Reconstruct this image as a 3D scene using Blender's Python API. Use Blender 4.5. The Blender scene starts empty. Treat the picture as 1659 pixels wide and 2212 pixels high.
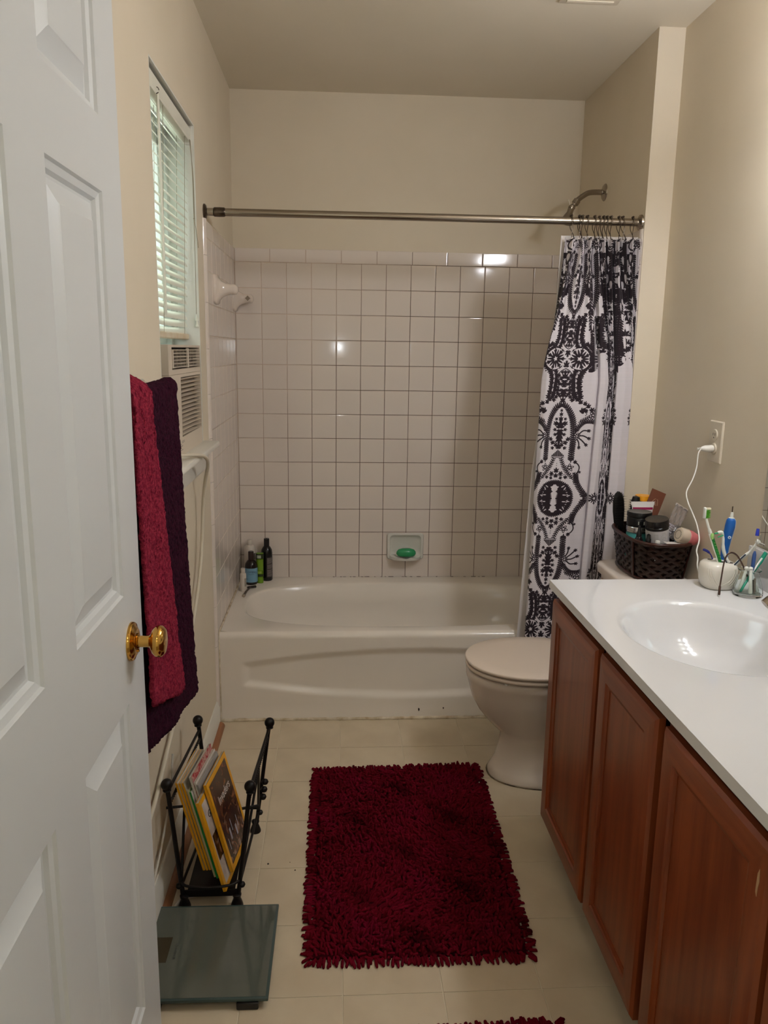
import bpy, bmesh, math, random
import numpy as np
from mathutils import Vector, Matrix
random.seed(7)
RNG = np.random.default_rng(7)
PI = math.pi
SC = bpy.context.scene
COL = SC.collection

# ------------------------------------------------------------------ camera
cam_d = bpy.data.cameras.new('camera'); cam = bpy.data.objects.new('camera', cam_d); COL.objects.link(cam)
cam_d.sensor_fit = 'VERTICAL'; cam_d.sensor_height = 36.0; cam_d.lens = 27.87
cam_d.clip_start = 0.02; cam_d.clip_end = 60
cr = Vector((0.998144, -0.059125, 0.014556)); cu = Vector((-0.002423, 0.200282, 0.979735)); cf = Vector((0.060843, 0.977953, -0.199767))
cm = Matrix((cr, cu, -cf)).transposed().to_4x4(); cm.translation = Vector((0.44715, -3.62524, 1.40508))
cam.matrix_world = cm
SC.camera = cam
# ------------------------------------------------------------------ world (daylight outside the window) and exposure
SC.view_settings.view_transform = 'Standard'; SC.view_settings.look = 'None'
SC.view_settings.gamma = 1.0; SC.view_settings.use_curve_mapping = False
SC.view_settings.exposure = 0.0
W = bpy.data.worlds.new('world'); SC.world = W; W.use_nodes = True
wn = W.node_tree.nodes; wl = W.node_tree.links
bg = wn['Background']; tc = wn.new('ShaderNodeTexCoord'); sx = wn.new('ShaderNodeSeparateXYZ'); cr_ = wn.new('ShaderNodeValToRGB')
wl.new(tc.outputs['Generated'], sx.inputs[0]); wl.new(sx.outputs['Z'], cr_.inputs[0])
cr_.color_ramp.elements[0].position = -0.0; cr_.color_ramp.elements[0].color = (.50, .60, .52, 1)
cr_.color_ramp.elements[1].position = 0.35; cr_.color_ramp.elements[1].color = (.72, .92, 1.0, 1)
wl.new(cr_.outputs[0], bg.inputs[0]); bg.inputs[1].default_value = 7.5
BULB_STRENGTH = 90.0       # vanity globes
HALL_FILL_STRENGTH = 16.0        # unseen hall lamp, added as neutral fill
FLASH_POWER = 3.2          # the phone's own lamp

# ------------------------------------------------------------------ materials
def lin(c):
    return tuple(((x/255)/12.92 if x/255 <= .04045 else ((x/255+.055)/1.055)**2.4) for x in c)
MATS = {}
def M(name, col, rough=.5, metal=0., spec=None, noise=None, bump=None, trans=0., ior=1.45, coat=0., emit=None, sheen=0., attr=None):
    if name in MATS: return MATS[name]
    m = bpy.data.materials.new(name); m.use_nodes = True
    nt = m.node_tree; N = nt.nodes; L = nt.links; b = N['Principled BSDF']
    c = lin(col) + (1,)
    b.inputs['Base Color'].default_value = c; b.inputs['Roughness'].default_value = rough; b.inputs['Metallic'].default_value = metal
    b.inputs['IOR'].default_value = ior
    if spec is not None: b.inputs['Specular IOR Level'].default_value = spec
    if trans: b.inputs['Transmission Weight'].default_value = trans
    if coat: b.inputs['Coat Weight'].default_value = coat
    if sheen: b.inputs['Sheen Weight'].default_value = sheen
    if emit: b.inputs['Emission Color'].default_value = lin(emit[0]) + (1,); b.inputs['Emission Strength'].default_value = emit[1]
    t = N.new('ShaderNodeTexCoord')
    src = None
    if noise:       # (scale, colour2, detail)
        nz = N.new('ShaderNodeTexNoise'); nz.inputs['Scale'].default_value = noise[0]; nz.inputs['Detail'].default_value = noise[2] if len(noise) > 2 else 4
        if len(noise) > 3:
            mp = N.new('ShaderNodeMapping'); mp.inputs['Scale'].default_value = noise[3]; L.new(t.outputs['Object'], mp.inputs[0]); L.new(mp.outputs[0], nz.inputs[0])
        else: L.new(t.outputs['Object'], nz.inputs[0])
        r = N.new('ShaderNodeValToRGB'); r.color_ramp.elements[0].position = .35; r.color_ramp.elements[1].position = .65
        r.color_ramp.elements[0].color = c; r.color_ramp.elements[1].color = lin(noise[1]) + (1,)
        L.new(nz.outputs[0], r.inputs[0]); src = r.outputs[0]; L.new(src, b.inputs['Base Color'])
    if attr:
        a = N.new('ShaderNodeAttribute'); a.attribute_name = attr; L.new(a.outputs['Color'], b.inputs['Base Color'])
    if bump:        # (scale, strength, distance[, stretch])
        nz = N.new('ShaderNodeTexNoise'); nz.inputs['Scale'].default_value = bump[0]; nz.inputs['Detail'].default_value = 3
        if len(bump) > 3:
            mp = N.new('ShaderNodeMapping'); mp.inputs['Scale'].default_value = bump[3]; L.new(t.outputs['Object'], mp.inputs[0]); L.new(mp.outputs[0], nz.inputs[0])
        else: L.new(t.outputs['Object'], nz.inputs[0])
        bp = N.new('ShaderNodeBump'); bp.inputs['Strength'].default_value = bump[1]; bp.inputs['Distance'].default_value = bump[2]
        L.new(nz.outputs[0], bp.inputs['Height']); L.new(bp.outputs[0], b.inputs['Normal'])
    MATS[name] = m; return m

paint = M('wall_paint', (221, 208, 187), .55, noise=(3, (217, 204, 182), 3), bump=(220, .12, .001))
ceil_paint = M('ceiling_paint', (226, 215, 196), .8, noise=(2, (222, 211, 191), 3), bump=(160, .15, .001))
trim_white = M('trim_white', (222, 218, 208), .35)
door_white = M('door_paint', (210, 212, 213), .38, bump=(30, .05, .0008, (8, 8, .6)))
tile_m = M('wall_tile', (227, 214, 203), .08, noise=(1.3, (223, 212, 204), 2), spec=.5)
grout_m = M('grout', (120, 100, 80), .9, noise=(9, (172, 155, 135), 3))
def stain_grout(m):
    # joints are pale at the upper left and mildewed towards the lower right, where the shower runs
    N = m.node_tree.nodes; L = m.node_tree.links; t = N.new('ShaderNodeTexCoord'); sp = N.new('ShaderNodeSeparateXYZ'); L.new(t.outputs['Object'], sp.inputs[0])
    ma = N.new('ShaderNodeMath'); ma.operation = 'MULTIPLY_ADD'; ma.inputs[1].default_value = 1.3; ma.inputs[2].default_value = .75; L.new(sp.outputs['X'], ma.inputs[0])
    mb = N.new('ShaderNodeMath'); mb.operation = 'MULTIPLY_ADD'; mb.inputs[1].default_value = -.8; L.new(sp.outputs['Z'], mb.inputs[0]); L.new(ma.outputs[0], mb.inputs[2])
    nz = N.new('ShaderNodeTexNoise'); nz.inputs['Scale'].default_value = 5; nz.inputs['Detail'].default_value = 4; L.new(t.outputs['Object'], nz.inputs[0])
    mc = N.new('ShaderNodeMath'); mc.operation = 'ADD'; L.new(mb.outputs[0], mc.inputs[0]); L.new(nz.outputs[0], mc.inputs[1])
    r = N.new('ShaderNodeValToRGB'); r.color_ramp.elements[0].position = .38; r.color_ramp.elements[1].position = 1.0
    r.color_ramp.elements[0].color = lin((204, 180, 162))+(1,); r.color_ramp.elements[1].color = lin((92, 70, 54))+(1,)
    L.new(mc.outputs[0], r.inputs[0]); L.new(r.outputs[0], N['Principled BSDF'].inputs['Base Color'])
stain_grout(grout_m)
grout_l = M('grout_left', (196, 182, 166), .7, noise=(4, (168, 150, 132), 4))
grout_w = M('grout_clean', (226, 218, 206), .8)
tub_m = M('tub_enamel', (231, 222, 211), .16, noise=(2, (228, 219, 208), 2))
china = M('toilet_china', (222, 208, 196), .1)
seat_m = M('toilet_seat', (216, 199, 183), .25)
floor_m = M('vinyl_tile', (206, 190, 164), .35, noise=(7, (195, 178, 152), 6), bump=(14, .1, .002))
seam_m = M('vinyl_seam', (214, 202, 178), .5)
wood_trim = M('wood_trim', (150, 98, 62), .4, noise=(6, (128, 80, 48), 4))
oak = M('cabinet_oak', (146, 74, 40), .34, noise=(3, (116, 54, 28), 8, (14, 14, .9)), bump=(60, .12, .0008, (6, 6, .5)))
oak_h = M('cabinet_oak_rail', (146, 74, 40), .34, noise=(3, (116, 54, 28), 8, (14, .9, 14)), bump=(60, .12, .0008, (6, .5, 6)))
oak_d = M('cabinet_frame', (92, 42, 22), .45, noise=(3, (74, 32, 18), 6, (12, 12, .9)))
marble = M('cultured_marble', (222, 221, 222), .12, noise=(2, (219, 218, 218), 3), coat=.3)
chrome = M('chrome', (205, 200, 195), .08, 1.)
nickel = M('dull_chrome', (160, 150, 138), .22, 1.)
steel_dk = M('aged_steel', (110, 98, 88), .3, 1., noise=(40, (80, 70, 62), 3))
brass = M('brass', (206, 160, 82), .12, 1.)
black_iron = M('black_iron', (22, 17, 16), .42, spec=.25)
black_pl = M('black_plastic', (14, 12, 13), .3)
white_pl = M('white_plastic', (228, 224, 216), .3)
ivory_pl = M('ivory_plastic', (216, 204, 184), .35)
ac_m = M('ac_plastic', (206, 192, 174), .4)
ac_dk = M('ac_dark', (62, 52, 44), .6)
ac_side = M('ac_side_panel', (176, 178, 166), .5)
vinyl_w = M('window_vinyl', (226, 228, 224), .35)
slat_m = M('blind_slat', (228, 226, 212), .35)
cord_m = M('cord_string', (150, 138, 116), .8)
glass = M('window_glass', (255, 255, 255), .0, trans=1., ior=1.45)
mirror_m = M('mirror_silver', (225, 228, 222), .01, 1.)
purple = M('purple_terry', (58, 20, 38), 1., spec=.08, noise=(140, (30, 7, 22), 4), bump=(260, 1., .004))
red_t = M('red_terry', (152, 46, 66), 1., spec=.08, noise=(140, (108, 24, 44), 4), bump=(260, 1., .004))
paper = M('magazine_paper', (186, 176, 158), .6, noise=(1, (150, 140, 124), 4, (300, 1, 1)))
yellow = M('yellow_spine', (222, 158, 22), .3)
green_c = M('green_cover', (20, 138, 52), .3)
scale_gl = M('scale_glass', (84, 88, 80), .07, coat=.5)
scale_ed = M('scale_glass_edge', (58, 74, 72), .1)
scale_lcd = M('scale_display', (58, 50, 36), .25)
wick_m = M('woven_bamboo', (46, 24, 17), .38, noise=(12, (28, 14, 11), 5), bump=(80, .3, .001))
clear_gl = M('jar_glass', (250, 255, 253), .0, trans=1., ior=1.10)
clear_pl = M('clear_packet', (225, 215, 210), .1, trans=.75, ior=1.3)
liner_m = M('curtain_liner', (214, 207, 205), .3)

# ------------------------------------------------------------------ geometry helpers
class G:
    def __init__(s): s.v = []; s.f = []
    def add(s, v, f, mat=None):
        o = len(s.v)
        if mat is not None: v = [tuple(mat @ Vector(p)) for p in v]
        s.v += [tuple(p) for p in v]; s.f += [tuple(i+o for i in q) for q in f]
        return s
    def box(s, x0, x1, y0, y1, z0, z1, bev=0., seg=1, mat=None):
        if bev <= 0:
            v = [(x0,y0,z0),(x1,y0,z0),(x1,y1,z0),(x0,y1,z0),(x0,y0,z1),(x1,y0,z1),(x1,y1,z1),(x0,y1,z1)]
            f = [(3,2,1,0),(4,5,6,7),(0,1,5,4),(1,2,6,5),(2,3,7,6),(3,0,4,7)]
            return s.add(v, f, mat)
        bm = bmesh.new(); bmesh.ops.create_cube(bm, size=1.)
        for q in bm.verts:
            q.co = Vector(((x0+x1)/2+q.co.x*(x1-x0), (y0+y1)/2+q.co.y*(y1-y0), (z0+z1)/2+q.co.z*(z1-z0)))
        bmesh.ops.bevel(bm, geom=bm.edges[:], offset=bev, segments=seg, profile=.5, affect='EDGES', clamp_overlap=True)
        bm.verts.index_update()
        v = [tuple(q.co) for q in bm.verts]; f = [tuple(q.index for q in p.verts) for p in bm.faces]; bm.free()
        return s.add(v, f, mat)
    def loft(s, rings, cap0=True, cap1=True, closed=True, mat=None):
        n = len(rings[0]); v = [p for r in rings for p in r]; f = []
        for i in range(len(rings)-1):
            for j in range(n if closed else n-1):
                a = i*n+j; b = i*n+(j+1) % n
                f.append((a, b, b+n, a+n))
        if cap0: f.append(tuple(reversed(range(n))))
        if cap1: f.append(tuple(range((len(rings)-1)*n, len(rings)*n)))
        return s.add(v, f, mat)
    def lathe(s, prof, n=24, mat=None):
        rings = []
        for r, z in prof: rings.append([(max(r, 1e-5)*math.cos(2*PI*k/n), max(r, 1e-5)*math.sin(2*PI*k/n), z) for k in range(n)])
        return s.loft(rings, True, True, True, mat)
    def tube(s, pts, r, n=8, mat=None, flat=1., closed=False):
        P = [Vector(p) for p in pts]; m = len(P)
        R = [float(q) for q in r] if isinstance(r, (list, tuple)) else [float(r)]*m
        R = (R+[R[-1]]*m)[:m]
        rings = []; up = None
        for i in range(m):
            if closed: t = (P[(i+1) % m]-P[i-1])
            else: t = (P[min(i+1, m-1)]-P[max(i-1, 0)])
            t.normalize()
            if up is None:
                a = Vector((0,0,1)) if abs(t.z) < .9 else Vector((1,0,0))
                up = (a - t*a.dot(t)).normalized()
            else:
                up = (up - t*up.dot(t)).normalized()
            sd = t.cross(up)
            rings.append([tuple(P[i] + R[i]*(math.cos(2*PI*k/n)*sd + flat*math.sin(2*PI*k/n)*up)) for k in range(n)])
        if closed: rings.append(rings[0]); return s.loft(rings, False, False, True, mat)
        return s.loft(rings, True, True, True, mat)
    def grid(s, A, mat=None):
        A = np.asarray(A); a, b = A.shape[:2]
        v = [tuple(p) for p in A.reshape(-1, 3)]
        f = [(i*b+j, (i+1)*b+j, (i+1)*b+j+1, i*b+j+1) for i in range(a-1) for j in range(b-1)]
        return s.add(v, f, mat)
    def prism(s, poly, axis, a0, a1):
        # poly in the plane perpendicular to axis (0:x -> (y,z), 1:y -> (x,z), 2:z -> (x,y))
        def mk(p, a): return (a, p[0], p[1]) if axis == 0 else ((p[0], a, p[1]) if axis == 1 else (p[0], p[1], a))
        return s.loft([[mk(p, a0) for p in poly], [mk(p, a1) for p in poly]])
OFF = {}
def world_off(o):
    return OFF.get(o.name, Vector((0,0,0)))
def mesh(name, g, mat, smooth=35):
    me = bpy.data.meshes.new(name); me.from_pydata(g.v, [], g.f); me.validate()
    bm = bmesh.new(); bm.from_mesh(me); bmesh.ops.recalc_face_normals(bm, faces=bm.faces[:]); bm.to_mesh(me); bm.free()
    if mat: me.materials.append(mat)
    if smooth:
        me.polygons.foreach_set('use_smooth', [True]*len(me.polygons)); me.set_sharp_from_angle(angle=math.radians(smooth))
    return me
def obj(name, g, mat, parent=None, smooth=35, kind=None, label=None, recalc=True):
    off = world_off(parent) if parent else Vector((0,0,0))
    if off.length > 0: g.v = [(p[0]-off.x, p[1]-off.y, p[2]-off.z) for p in g.v]
    o = bpy.data.objects.new(name, mesh(name, g, mat, smooth)); COL.objects.link(o)
    if parent: o.parent = parent
    OFF[o.name] = off.copy()
    if kind: o['kind'] = kind
    if label: o['label'] = label
    return o
def inst(name, me, loc, parent=None, rot=None):
    o = bpy.data.objects.new(name, me); COL.objects.link(o)
    off = world_off(parent) if parent else Vector((0,0,0))
    o.location = Vector(loc)-off
    if rot: o.rotation_euler = rot
    if parent: o.parent = parent
    OFF[o.name] = Vector(loc)
    return o
def tag(o, label, cat, group=None):
    o['label'] = label; o['category'] = cat
    if group: o['group'] = group
    return o
def thing(name, label, cat, loc, group=None):
    o = bpy.data.objects.new(name, None); COL.objects.link(o); o.empty_display_size = .02
    o.location = loc; OFF[o.name] = Vector(loc)
    return tag(o, label, cat, group)
def struct(name, g, mat, smooth=None):
    o = obj(name, g, mat, None, smooth or 0); o['kind'] = 'structure'; return o
def arc(c, r, a0, a1, n, plane='xz', y=0):
    out = []
    for i in range(n):
        a = a0+(a1-a0)*i/(n-1); p, q = c[0]+r*math.cos(a), c[1]+r*math.sin(a)
        out.append((p, y, q) if plane == 'xz' else ((p, q, y) if plane == 'xy' else (y, p, q)))
    return out
def spline(pts, n=8):
    P = [Vector(p) for p in pts]; out = []
    for i in range(len(P)-1):
        p0 = P[max(i-1, 0)]; p1 = P[i]; p2 = P[i+1]; p3 = P[min(i+2, len(P)-1)]
        for k in range(n):
            t = k/n; out.append(.5*((2*p1)+(-p0+p2)*t+(2*p0-5*p1+4*p2-p3)*t*t+(-p0+3*p1-3*p2+p3)*t**3))
    out.append(P[-1]); return [tuple(p) for p in out]
def align(loc, zdir, xdir=None):
    z = Vector(zdir).normalized(); x = Vector(xdir) if xdir else (Vector((1,0,0)) if abs(z.x) < .9 else Vector((0,1,0)))
    x = (x - z*x.dot(z)).normalized(); y = z.cross(x)
    m = Matrix((x, y, z)).transposed().to_4x4(); m.translation = Vector(loc); return m
def text_obj(name, s, size, mat, M4, parent, extrude=.0003, align_x='CENTER'):
    cu_ = bpy.data.curves.new(name, 'FONT'); cu_.body = s; cu_.size = size; cu_.extrude = extrude; cu_.align_x = align_x; cu_.align_y = 'CENTER'; cu_.resolution_u = 2
    t = bpy.data.objects.new(name, cu_); COL.objects.link(t)
    dg = bpy.context.evaluated_depsgraph_get(); me = bpy.data.meshes.new_from_object(t.evaluated_get(dg))
    bpy.data.objects.remove(t); bpy.data.curves.remove(cu_)
    me.transform(M4)
    if parent: me.transform(Matrix.Translation(-world_off(parent)))
    me.materials.clear(); me.materials.append(mat)
    o = bpy.data.objects.new(name, me); COL.objects.link(o); o.parent = parent; OFF[o.name] = world_off(parent).copy()
    return o

# ================================================================== ROOM SHELL
H = 2.4655; XA = 1.5105; XR = 1.6006; YS = -.80; YF = -3.08
WY0, WY1, WZ0, WZ1 = -1.534, -.918, 1.075, 2.088
P = .10954
g = G()
g.box(-.15, 0, YF-.1, WY0, 0, H); g.box(-.15, 0, WY1, .1, 0, H); g.box(-.15, 0, WY0, WY1, 0, WZ0); g.box(-.15, 0, WY0, WY1, WZ1, H)
wall_left = struct('wall_left', g, paint)
wall_back = struct('wall_back', G().box(0, XA, 0, .1, 0, H), paint)
wall_right = struct('wall_right', G().box(XR, XR+.1, YF-.1, YS, 0, H), paint)
wall_alcove = struct('wall_alcove', G().box(XA, XR+.1, YS, .1, 0, H), paint)
g = G(); g.box(0, .06, YF-.1, YF, 0, H); g.box(.875, XR, YF-.1, YF, 0, H); g.box(.06, .875, YF-.1, YF, 2.06, H)
wall_front = struct('wall_front', g, paint)
ceiling = struct('ceiling', G().box(-.8, 2.0, -5.2, .1, H, H+.1), ceil_paint)
floor = struct('floor', G().box(-.15, XR+.1, YF-.1, .1, -.06, -.0016), seam_m)
struct('floor_hall', G().box(-.8, 2.0, -5.2, YF-.1, -.06, -.0), M('hall_floor', (150, 128, 100), .6, noise=(20, (130, 110, 86), 4)))
struct('wall_hall_left', G().box(-.8, -.7, -5.2, YF-.1, 0, H), paint)
struct('wall_hall_right', G().box(1.9, 2.0, -5.2, YF-.1, 0, H), paint)
struct('wall_hall_back', G().box(-.7, 1.9, -5.2, -5.1, 0, H), paint)
# floor tiles: sheet vinyl embossed in 9 inch squares
FP = .2245
xs = [0.002] + [.016+k*FP for k in range(1, 8)] + [1.598]
xs[1:1] = []
ys = [-.7670-k*FP for k in range(0, 11)] + [YF]
cache = {}
for i in range(len(xs)-1):
    for j in range(len(ys)-1):
        w = round(xs[i+1]-xs[i]-.0022, 4); d = round(ys[j]-ys[j+1]-.0022, 4)
        if w < .01 or d < .01: continue
        if (w, d) not in cache:
            cache[(w, d)] = mesh('tile', G().box(-w/2, w/2, -d/2, d/2, -.0016, 0, .0006), floor_m, 0)
        inst('tile', cache[(w, d)], ((xs[i]+xs[i+1])/2, (ys[j]+ys[j+1])/2, 0), floor)

# ---------------------------------------------------------------- wall tiles
def tile_mesh(w, h, t=.0055, b=.0016):
    g = G(); r = []
    for (s, d) in ((0, 0), (0, t-b), (b*.3, t-b*.4), (b, t-b*.1), (b*2.2, t)):
        r.append([(-w/2+s, -d, -h/2+s), (w/2-s, -d, -h/2+s), (w/2-s, -d, h/2-s), (-w/2+s, -d, h/2-s)])
    g.loft(r, False, True)
    return mesh('tile', g, tile_m, 0)
Z12 = .4593; ZT = Z12+12*P; ZB = Z12-P; CAPZ = 1.8315
tiles = {}
def put_tile(parent, x, z, w, h, side):
    k = (round(w, 3), round(h, 3))
    if k not in tiles: tiles[k] = tile_mesh(w, h)
    jit = (RNG.uniform(-.0004, .0004), 0, RNG.uniform(-.0004, .0004))
    if side == 'back': inst('tile', tiles[k], (x, -.0002, z), parent, (jit[0], 0, jit[2]))
    elif side == 'left': inst('tile', tiles[k], (.0002, x, z), parent, (jit[0], 0, PI/2+jit[2]))
    else: inst('tile', tiles[k], (XA-.0002, x, z), parent, (jit[0], 0, -PI/2+jit[2]))
GAP = .0019
obj('grout', G().box(0, XA, -.0042, 0, ZB-.005, CAPZ-.004), grout_m, wall_back, 0)
cx = [.0062] + [.1194+k*P for k in range(0, 13)] + [XA-.006]
for j in range(13):
    z = Z12+(j-.5)*P
    for i in range(len(cx)-1):
        w = cx[i+1]-cx[i]-GAP
        # soap dish takes the place of parts of two tiles at row 0-1: the tiles stay whole behind it
        put_tile(wall_back, (cx[i]+cx[i+1])/2, z, w, P-GAP, 'back')
capx = [.0062] + [.158+k*.1557 for k in range(9)] + [XA-.006]
for i in range(len(capx)-1):
    put_tile(wall_back, (capx[i]+capx[i+1])/2, (ZT+CAPZ)/2, capx[i+1]-capx[i]-GAP, CAPZ-ZT-GAP, 'back')
obj('grout', G().box(0, .0046, -.77, 0, ZB+P*2, CAPZ-.004), grout_l, wall_left, 0)
obj('grout', G().box(0, .0042, -.77, 0, ZB-.005, ZB+P*2), grout_w, wall_left, 0)
for side, par in (('left', wall_left), ('alcove', wall_alcove)):
    if side == 'alcove': obj('grout', G().box(XA-.0042, XA, -.77, 0, ZB-.005, CAPZ-.004), grout_m, wall_alcove, 0)
    for i in range(7):
        y = -.0005-(i+.5)*P
        for j in range(13): put_tile(par, y, Z12+(j-.5)*P, P-GAP, P-GAP, side)
    for i in range(5):
        y = -.0005-(i+.5)*.1534
        put_tile(par, y, (ZT+CAPZ)/2, .1534-GAP, CAPZ-ZT-GAP, side)
# rounded bullnose trim down the front edge of the tiling
prof = [(0, -.768), (.0075, -.768), (.0085, -.772), (.0098, -.780), (.0098, -.787), (.008, -.795), (.0045, -.801), (0, -.803)]
for side in (0, 1):
    z = .0
    while z < CAPZ-.01:
        z1 = min(z+.1557, CAPZ)
        pr = prof if side == 0 else [(XA-p[0], p[1]*.999+ (0 if True else 0)) for p in prof]
        if side == 1: pr = [(XA-p[0]*.8, -.768+(p[1]+.768)*.8) for p in prof]
        obj('trim_tile', G().loft([[(p[0], p[1], z+.0006) for p in pr], [(p[0], p[1], z1-.0006) for p in pr]]), tile_m, wall_left if side == 0 else wall_alcove, 40)
        z = z1
# baseboard and wood quarter round
g = G(); g.prism([(.0, .0), (.012, .0), (.012, .075), (.008, .082), (.007, .092), (.003, .098), (0, .098)], 1, YF+.02, -.806)
bb = struct('baseboard_left', g, trim_white, 40)
g = G(); g.prism([(.012, 0), (.030, 0), (.029, .007), (.025, .013), (.019, .017), (.012, .018)], 1, YF+.03, -.812)
struct('trim_1', g, wood_trim, 40)
# door jambs (seen only from the side)
g = G(); g.box(.06, .072, YF-.11, YF+.01, 0, 2.06); g.box(.863, .875, YF-.11, YF+.01, 0, 2.06); g.box(.06, .875, YF-.11, YF+.01, 2.048, 2.06)
struct('trim_2', g, trim_white)

# ================================================================== DOOR (open, flat along the left)
DX0, DX1, DY0, DY1, DZ0, DZ1 = .072, .106, -3.07, -2.27, .012, 2.035
PY = [(-2.965, -2.730), (-2.612, -2.377)]; PZ = [(.235, .825), (1.010, 1.626), (1.730, 1.925)]
ybr = sorted([DY0, DY1]+[v for p in PY for v in p]); zbr = sorted([DZ0, DZ1]+[v for p in PZ for v in p])
g = G()
for i in range(len(ybr)-1):
    for j in range(len(zbr)-1):
        y0, y1, z0, z1 = ybr[i], ybr[i+1], zbr[j], zbr[j+1]
        if any(abs(y0-a) < 1e-6 for a, _ in PY) and any(abs(z0-a) < 1e-6 for a, _ in PZ): continue
        for x in (DX0, DX1): g.add([(x, y0, z0), (x, y1, z0), (x, y1, z1), (x, y0, z1)], [(0, 1, 2, 3)])
for (y0, y1, z0, z1) in ((DY0, DY0, DZ0, DZ1), (DY1, DY1, DZ0, DZ1)): g.add([(DX0, y0, z0), (DX1, y0, z0), (DX1, y0, z1), (DX0, y0, z1)], [(0, 1, 2, 3)])
for z in (DZ0, DZ1): g.add([(DX0, DY0, z), (DX1, DY0, z), (DX1, DY1, z), (DX0, DY1, z)], [(0, 1, 2, 3)])
door = struct('door_1', g, door_white)
for (y0, y1) in PY:
    for (z0, z1) in PZ:
        g = G()
        for x, sg in ((DX1, -1), (DX0, 1)):
            rings = []
            for s, d in ((0, 0), (.003, .0042), (.012, .0068), (.016, .0122), (.020, .0128), (.046, .0036), (.049, .0015), (.052, .0012)):
                rings.append([(x+sg*d, y0+s, z0+s), (x+sg*d, y1-s, z0+s), (x+sg*d, y1-s, z1-s), (x+sg*d, y0+s, z1-s)])
            g.loft(rings, False, True)
        obj('door_panel', g, door_white, door, 20)
KM = align((DX1, -2.347, .922), (1, 0, 0), (0, 0, 1))
knob = obj('door_knob', G().lathe([(.0, .0585), (.012, .0582), (.020, .0565), (.0255, .052), (.0272, .047), (.0262, .042), (.0215, .037), (.015, .034), (.0105, .031), (.0098, .027), (.0098, .014), (.0125, .012), (.0125, .008), (.01, .005)], 32, KM), brass, door, 40, label='polished brass round door knob')
obj('rosette', G().lathe([(.033, 0), (.033, .003), (.0315, .0055), (.027, .007), (.022, .010), (.018, .0105), (.014, .010), (.012, .008)], 36, KM), brass, knob, 40)
obj('latch_button', G().lathe([(.0028, .0), (.0028, .012), (.0015, .0128)], 12, align((DX1, -2.345, .905), (1, 0, 0))), brass, knob)
obj('latch_plate', G().box(DX0+.006, DX1-.006, DY1-.0005, DY1+.0015, .89, .95, .0005), brass, door)
for z in (.25, 1.02, 1.8): obj('hinge', G().lathe([(.006, -.045), (.006, .045)], 12, Matrix.Translation((DX1+.003, DY0-.002, z))), brass, door)

# ================================================================== WINDOW, BLIND, AIR CONDITIONER
win = struct('window_1', G().box(-.148, -.135, WY0, WY1, WZ0, WZ1-.001), vinyl_w) if False else None
g = G()
for (y0, y1, z0, z1) in ((WY0, WY0+.035, WZ0, WZ1), (WY1-.035, WY1, WZ0, WZ1), (WY0+.035, WY1-.035, WZ1-.035, WZ1), (WY0+.035, WY1-.035, WZ0, WZ0+.02)):
    g.box(-.15, -.085, y0, y1, z0, z1, .002)
win = struct('window_1', g, vinyl_w)
sash = G()
for (y0, y1, z0, z1) in ((WY0+.035, WY0+.075, 1.43, 2.05), (WY1-.075, WY1-.035, 1.43, 2.05), (WY0+.035, WY1-.035, 2.01, 2.053), (WY0+.035, WY1-.035, 1.415, 1.46)):
    sash.box(-.128, -.1, y0, y1, z0, z1, .002)
so = obj('sash', sash, vinyl_w, win)
obj('pane', G().box(-.116, -.112, WY0+.07, WY1-.07, 1.455, 2.015), glass, so, 0)
# jamb lining of the recess
g = G(); g.box(-.085, 0, WY1-.004, WY1, WZ0+.02, WZ1); g.box(-.085, 0, WY0, WY0+.004, WZ0+.02, WZ1); g.box(-.085, 0, WY0, WY1, WZ1-.004, WZ1)
obj('jamb', g, M('jamb_paint', (224, 222, 214), .5), win, 0)
g = G(); g.box(-.085, .05, -1.60, -.884, 1.075, 1.0945, .006, 2)
stool = struct('trim_3', g, trim_white, 40); stool.name = 'window_sill'
g = G(); g.prism([(0, 1.005), (.010, 1.005), (.014, 1.012), (.014, 1.06), (.018, 1.068), (.018, 1.075), (0, 1.075)], 1, -1.58, -.905)
struct('trim_4', g, trim_white, 40)

blind = thing('window_blind', 'white slatted window blind hanging in the window on the left wall', 'blind', (-.03, (WY0+WY1)/2, 2.03))
g = G(); g.prism([(-.048, 2.036), (-.012, 2.036), (-.010, 2.040), (-.010, 2.074), (-.014, 2.074), (-.014, 2.044), (-.044, 2.044), (-.044, 2.074), (-.048, 2.074)], 1, -1.528, -.925)
obj('headrail', g, slat_m, blind, 0)
obj('end_bracket', G().box(-.052, -.006, -.927, -.9215, 2.028, 2.082, .001), white_pl, blind)
obj('end_bracket', G().box(-.052, -.006, -1.5315, -1.526, 2.028, 2.082, .001), white_pl, blind)
NS = 25
for i in range(NS):
    t = i/(NS-1); z = 2.022-t*.565; x = -.026-.020*t
    tilt = math.radians(46+14*t+RNG.uniform(-3, 3)); bow = .004*math.sin(t*PI)
    A = []
    for k in range(7):
        y = -1.523+.596*k/6; row = []
        sag = -.004*t*math.sin(k/6*PI)
        for q in range(5):
            a = (q/4-.5)*.0252; c = .0026*(1-(q/2-1)**2)
            px = x+a*math.cos(tilt)+c*math.sin(tilt); pz = z-a*math.sin(tilt)+c*math.cos(tilt)+sag
            row.append((px, y, pz))
        A.append(row)
    obj('slat', G().grid(A), slat_m, blind, 60)
obj('bottom_rail', G().box(-.060, -.034, -1.523, -.927, 1.430, 1.449, .003), M('rail_aged', (200, 176, 140), .4, noise=(14, (214, 202, 180), 4)), blind)
for y in (-1.0, -1.31, -1.47):
    for dx in (-.013, .011): obj('ladder_cord', G().tube([(-.026+dx, y, 2.04), (-.046+dx, y, 1.445)], .0008, 5), cord_m, blind)
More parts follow.
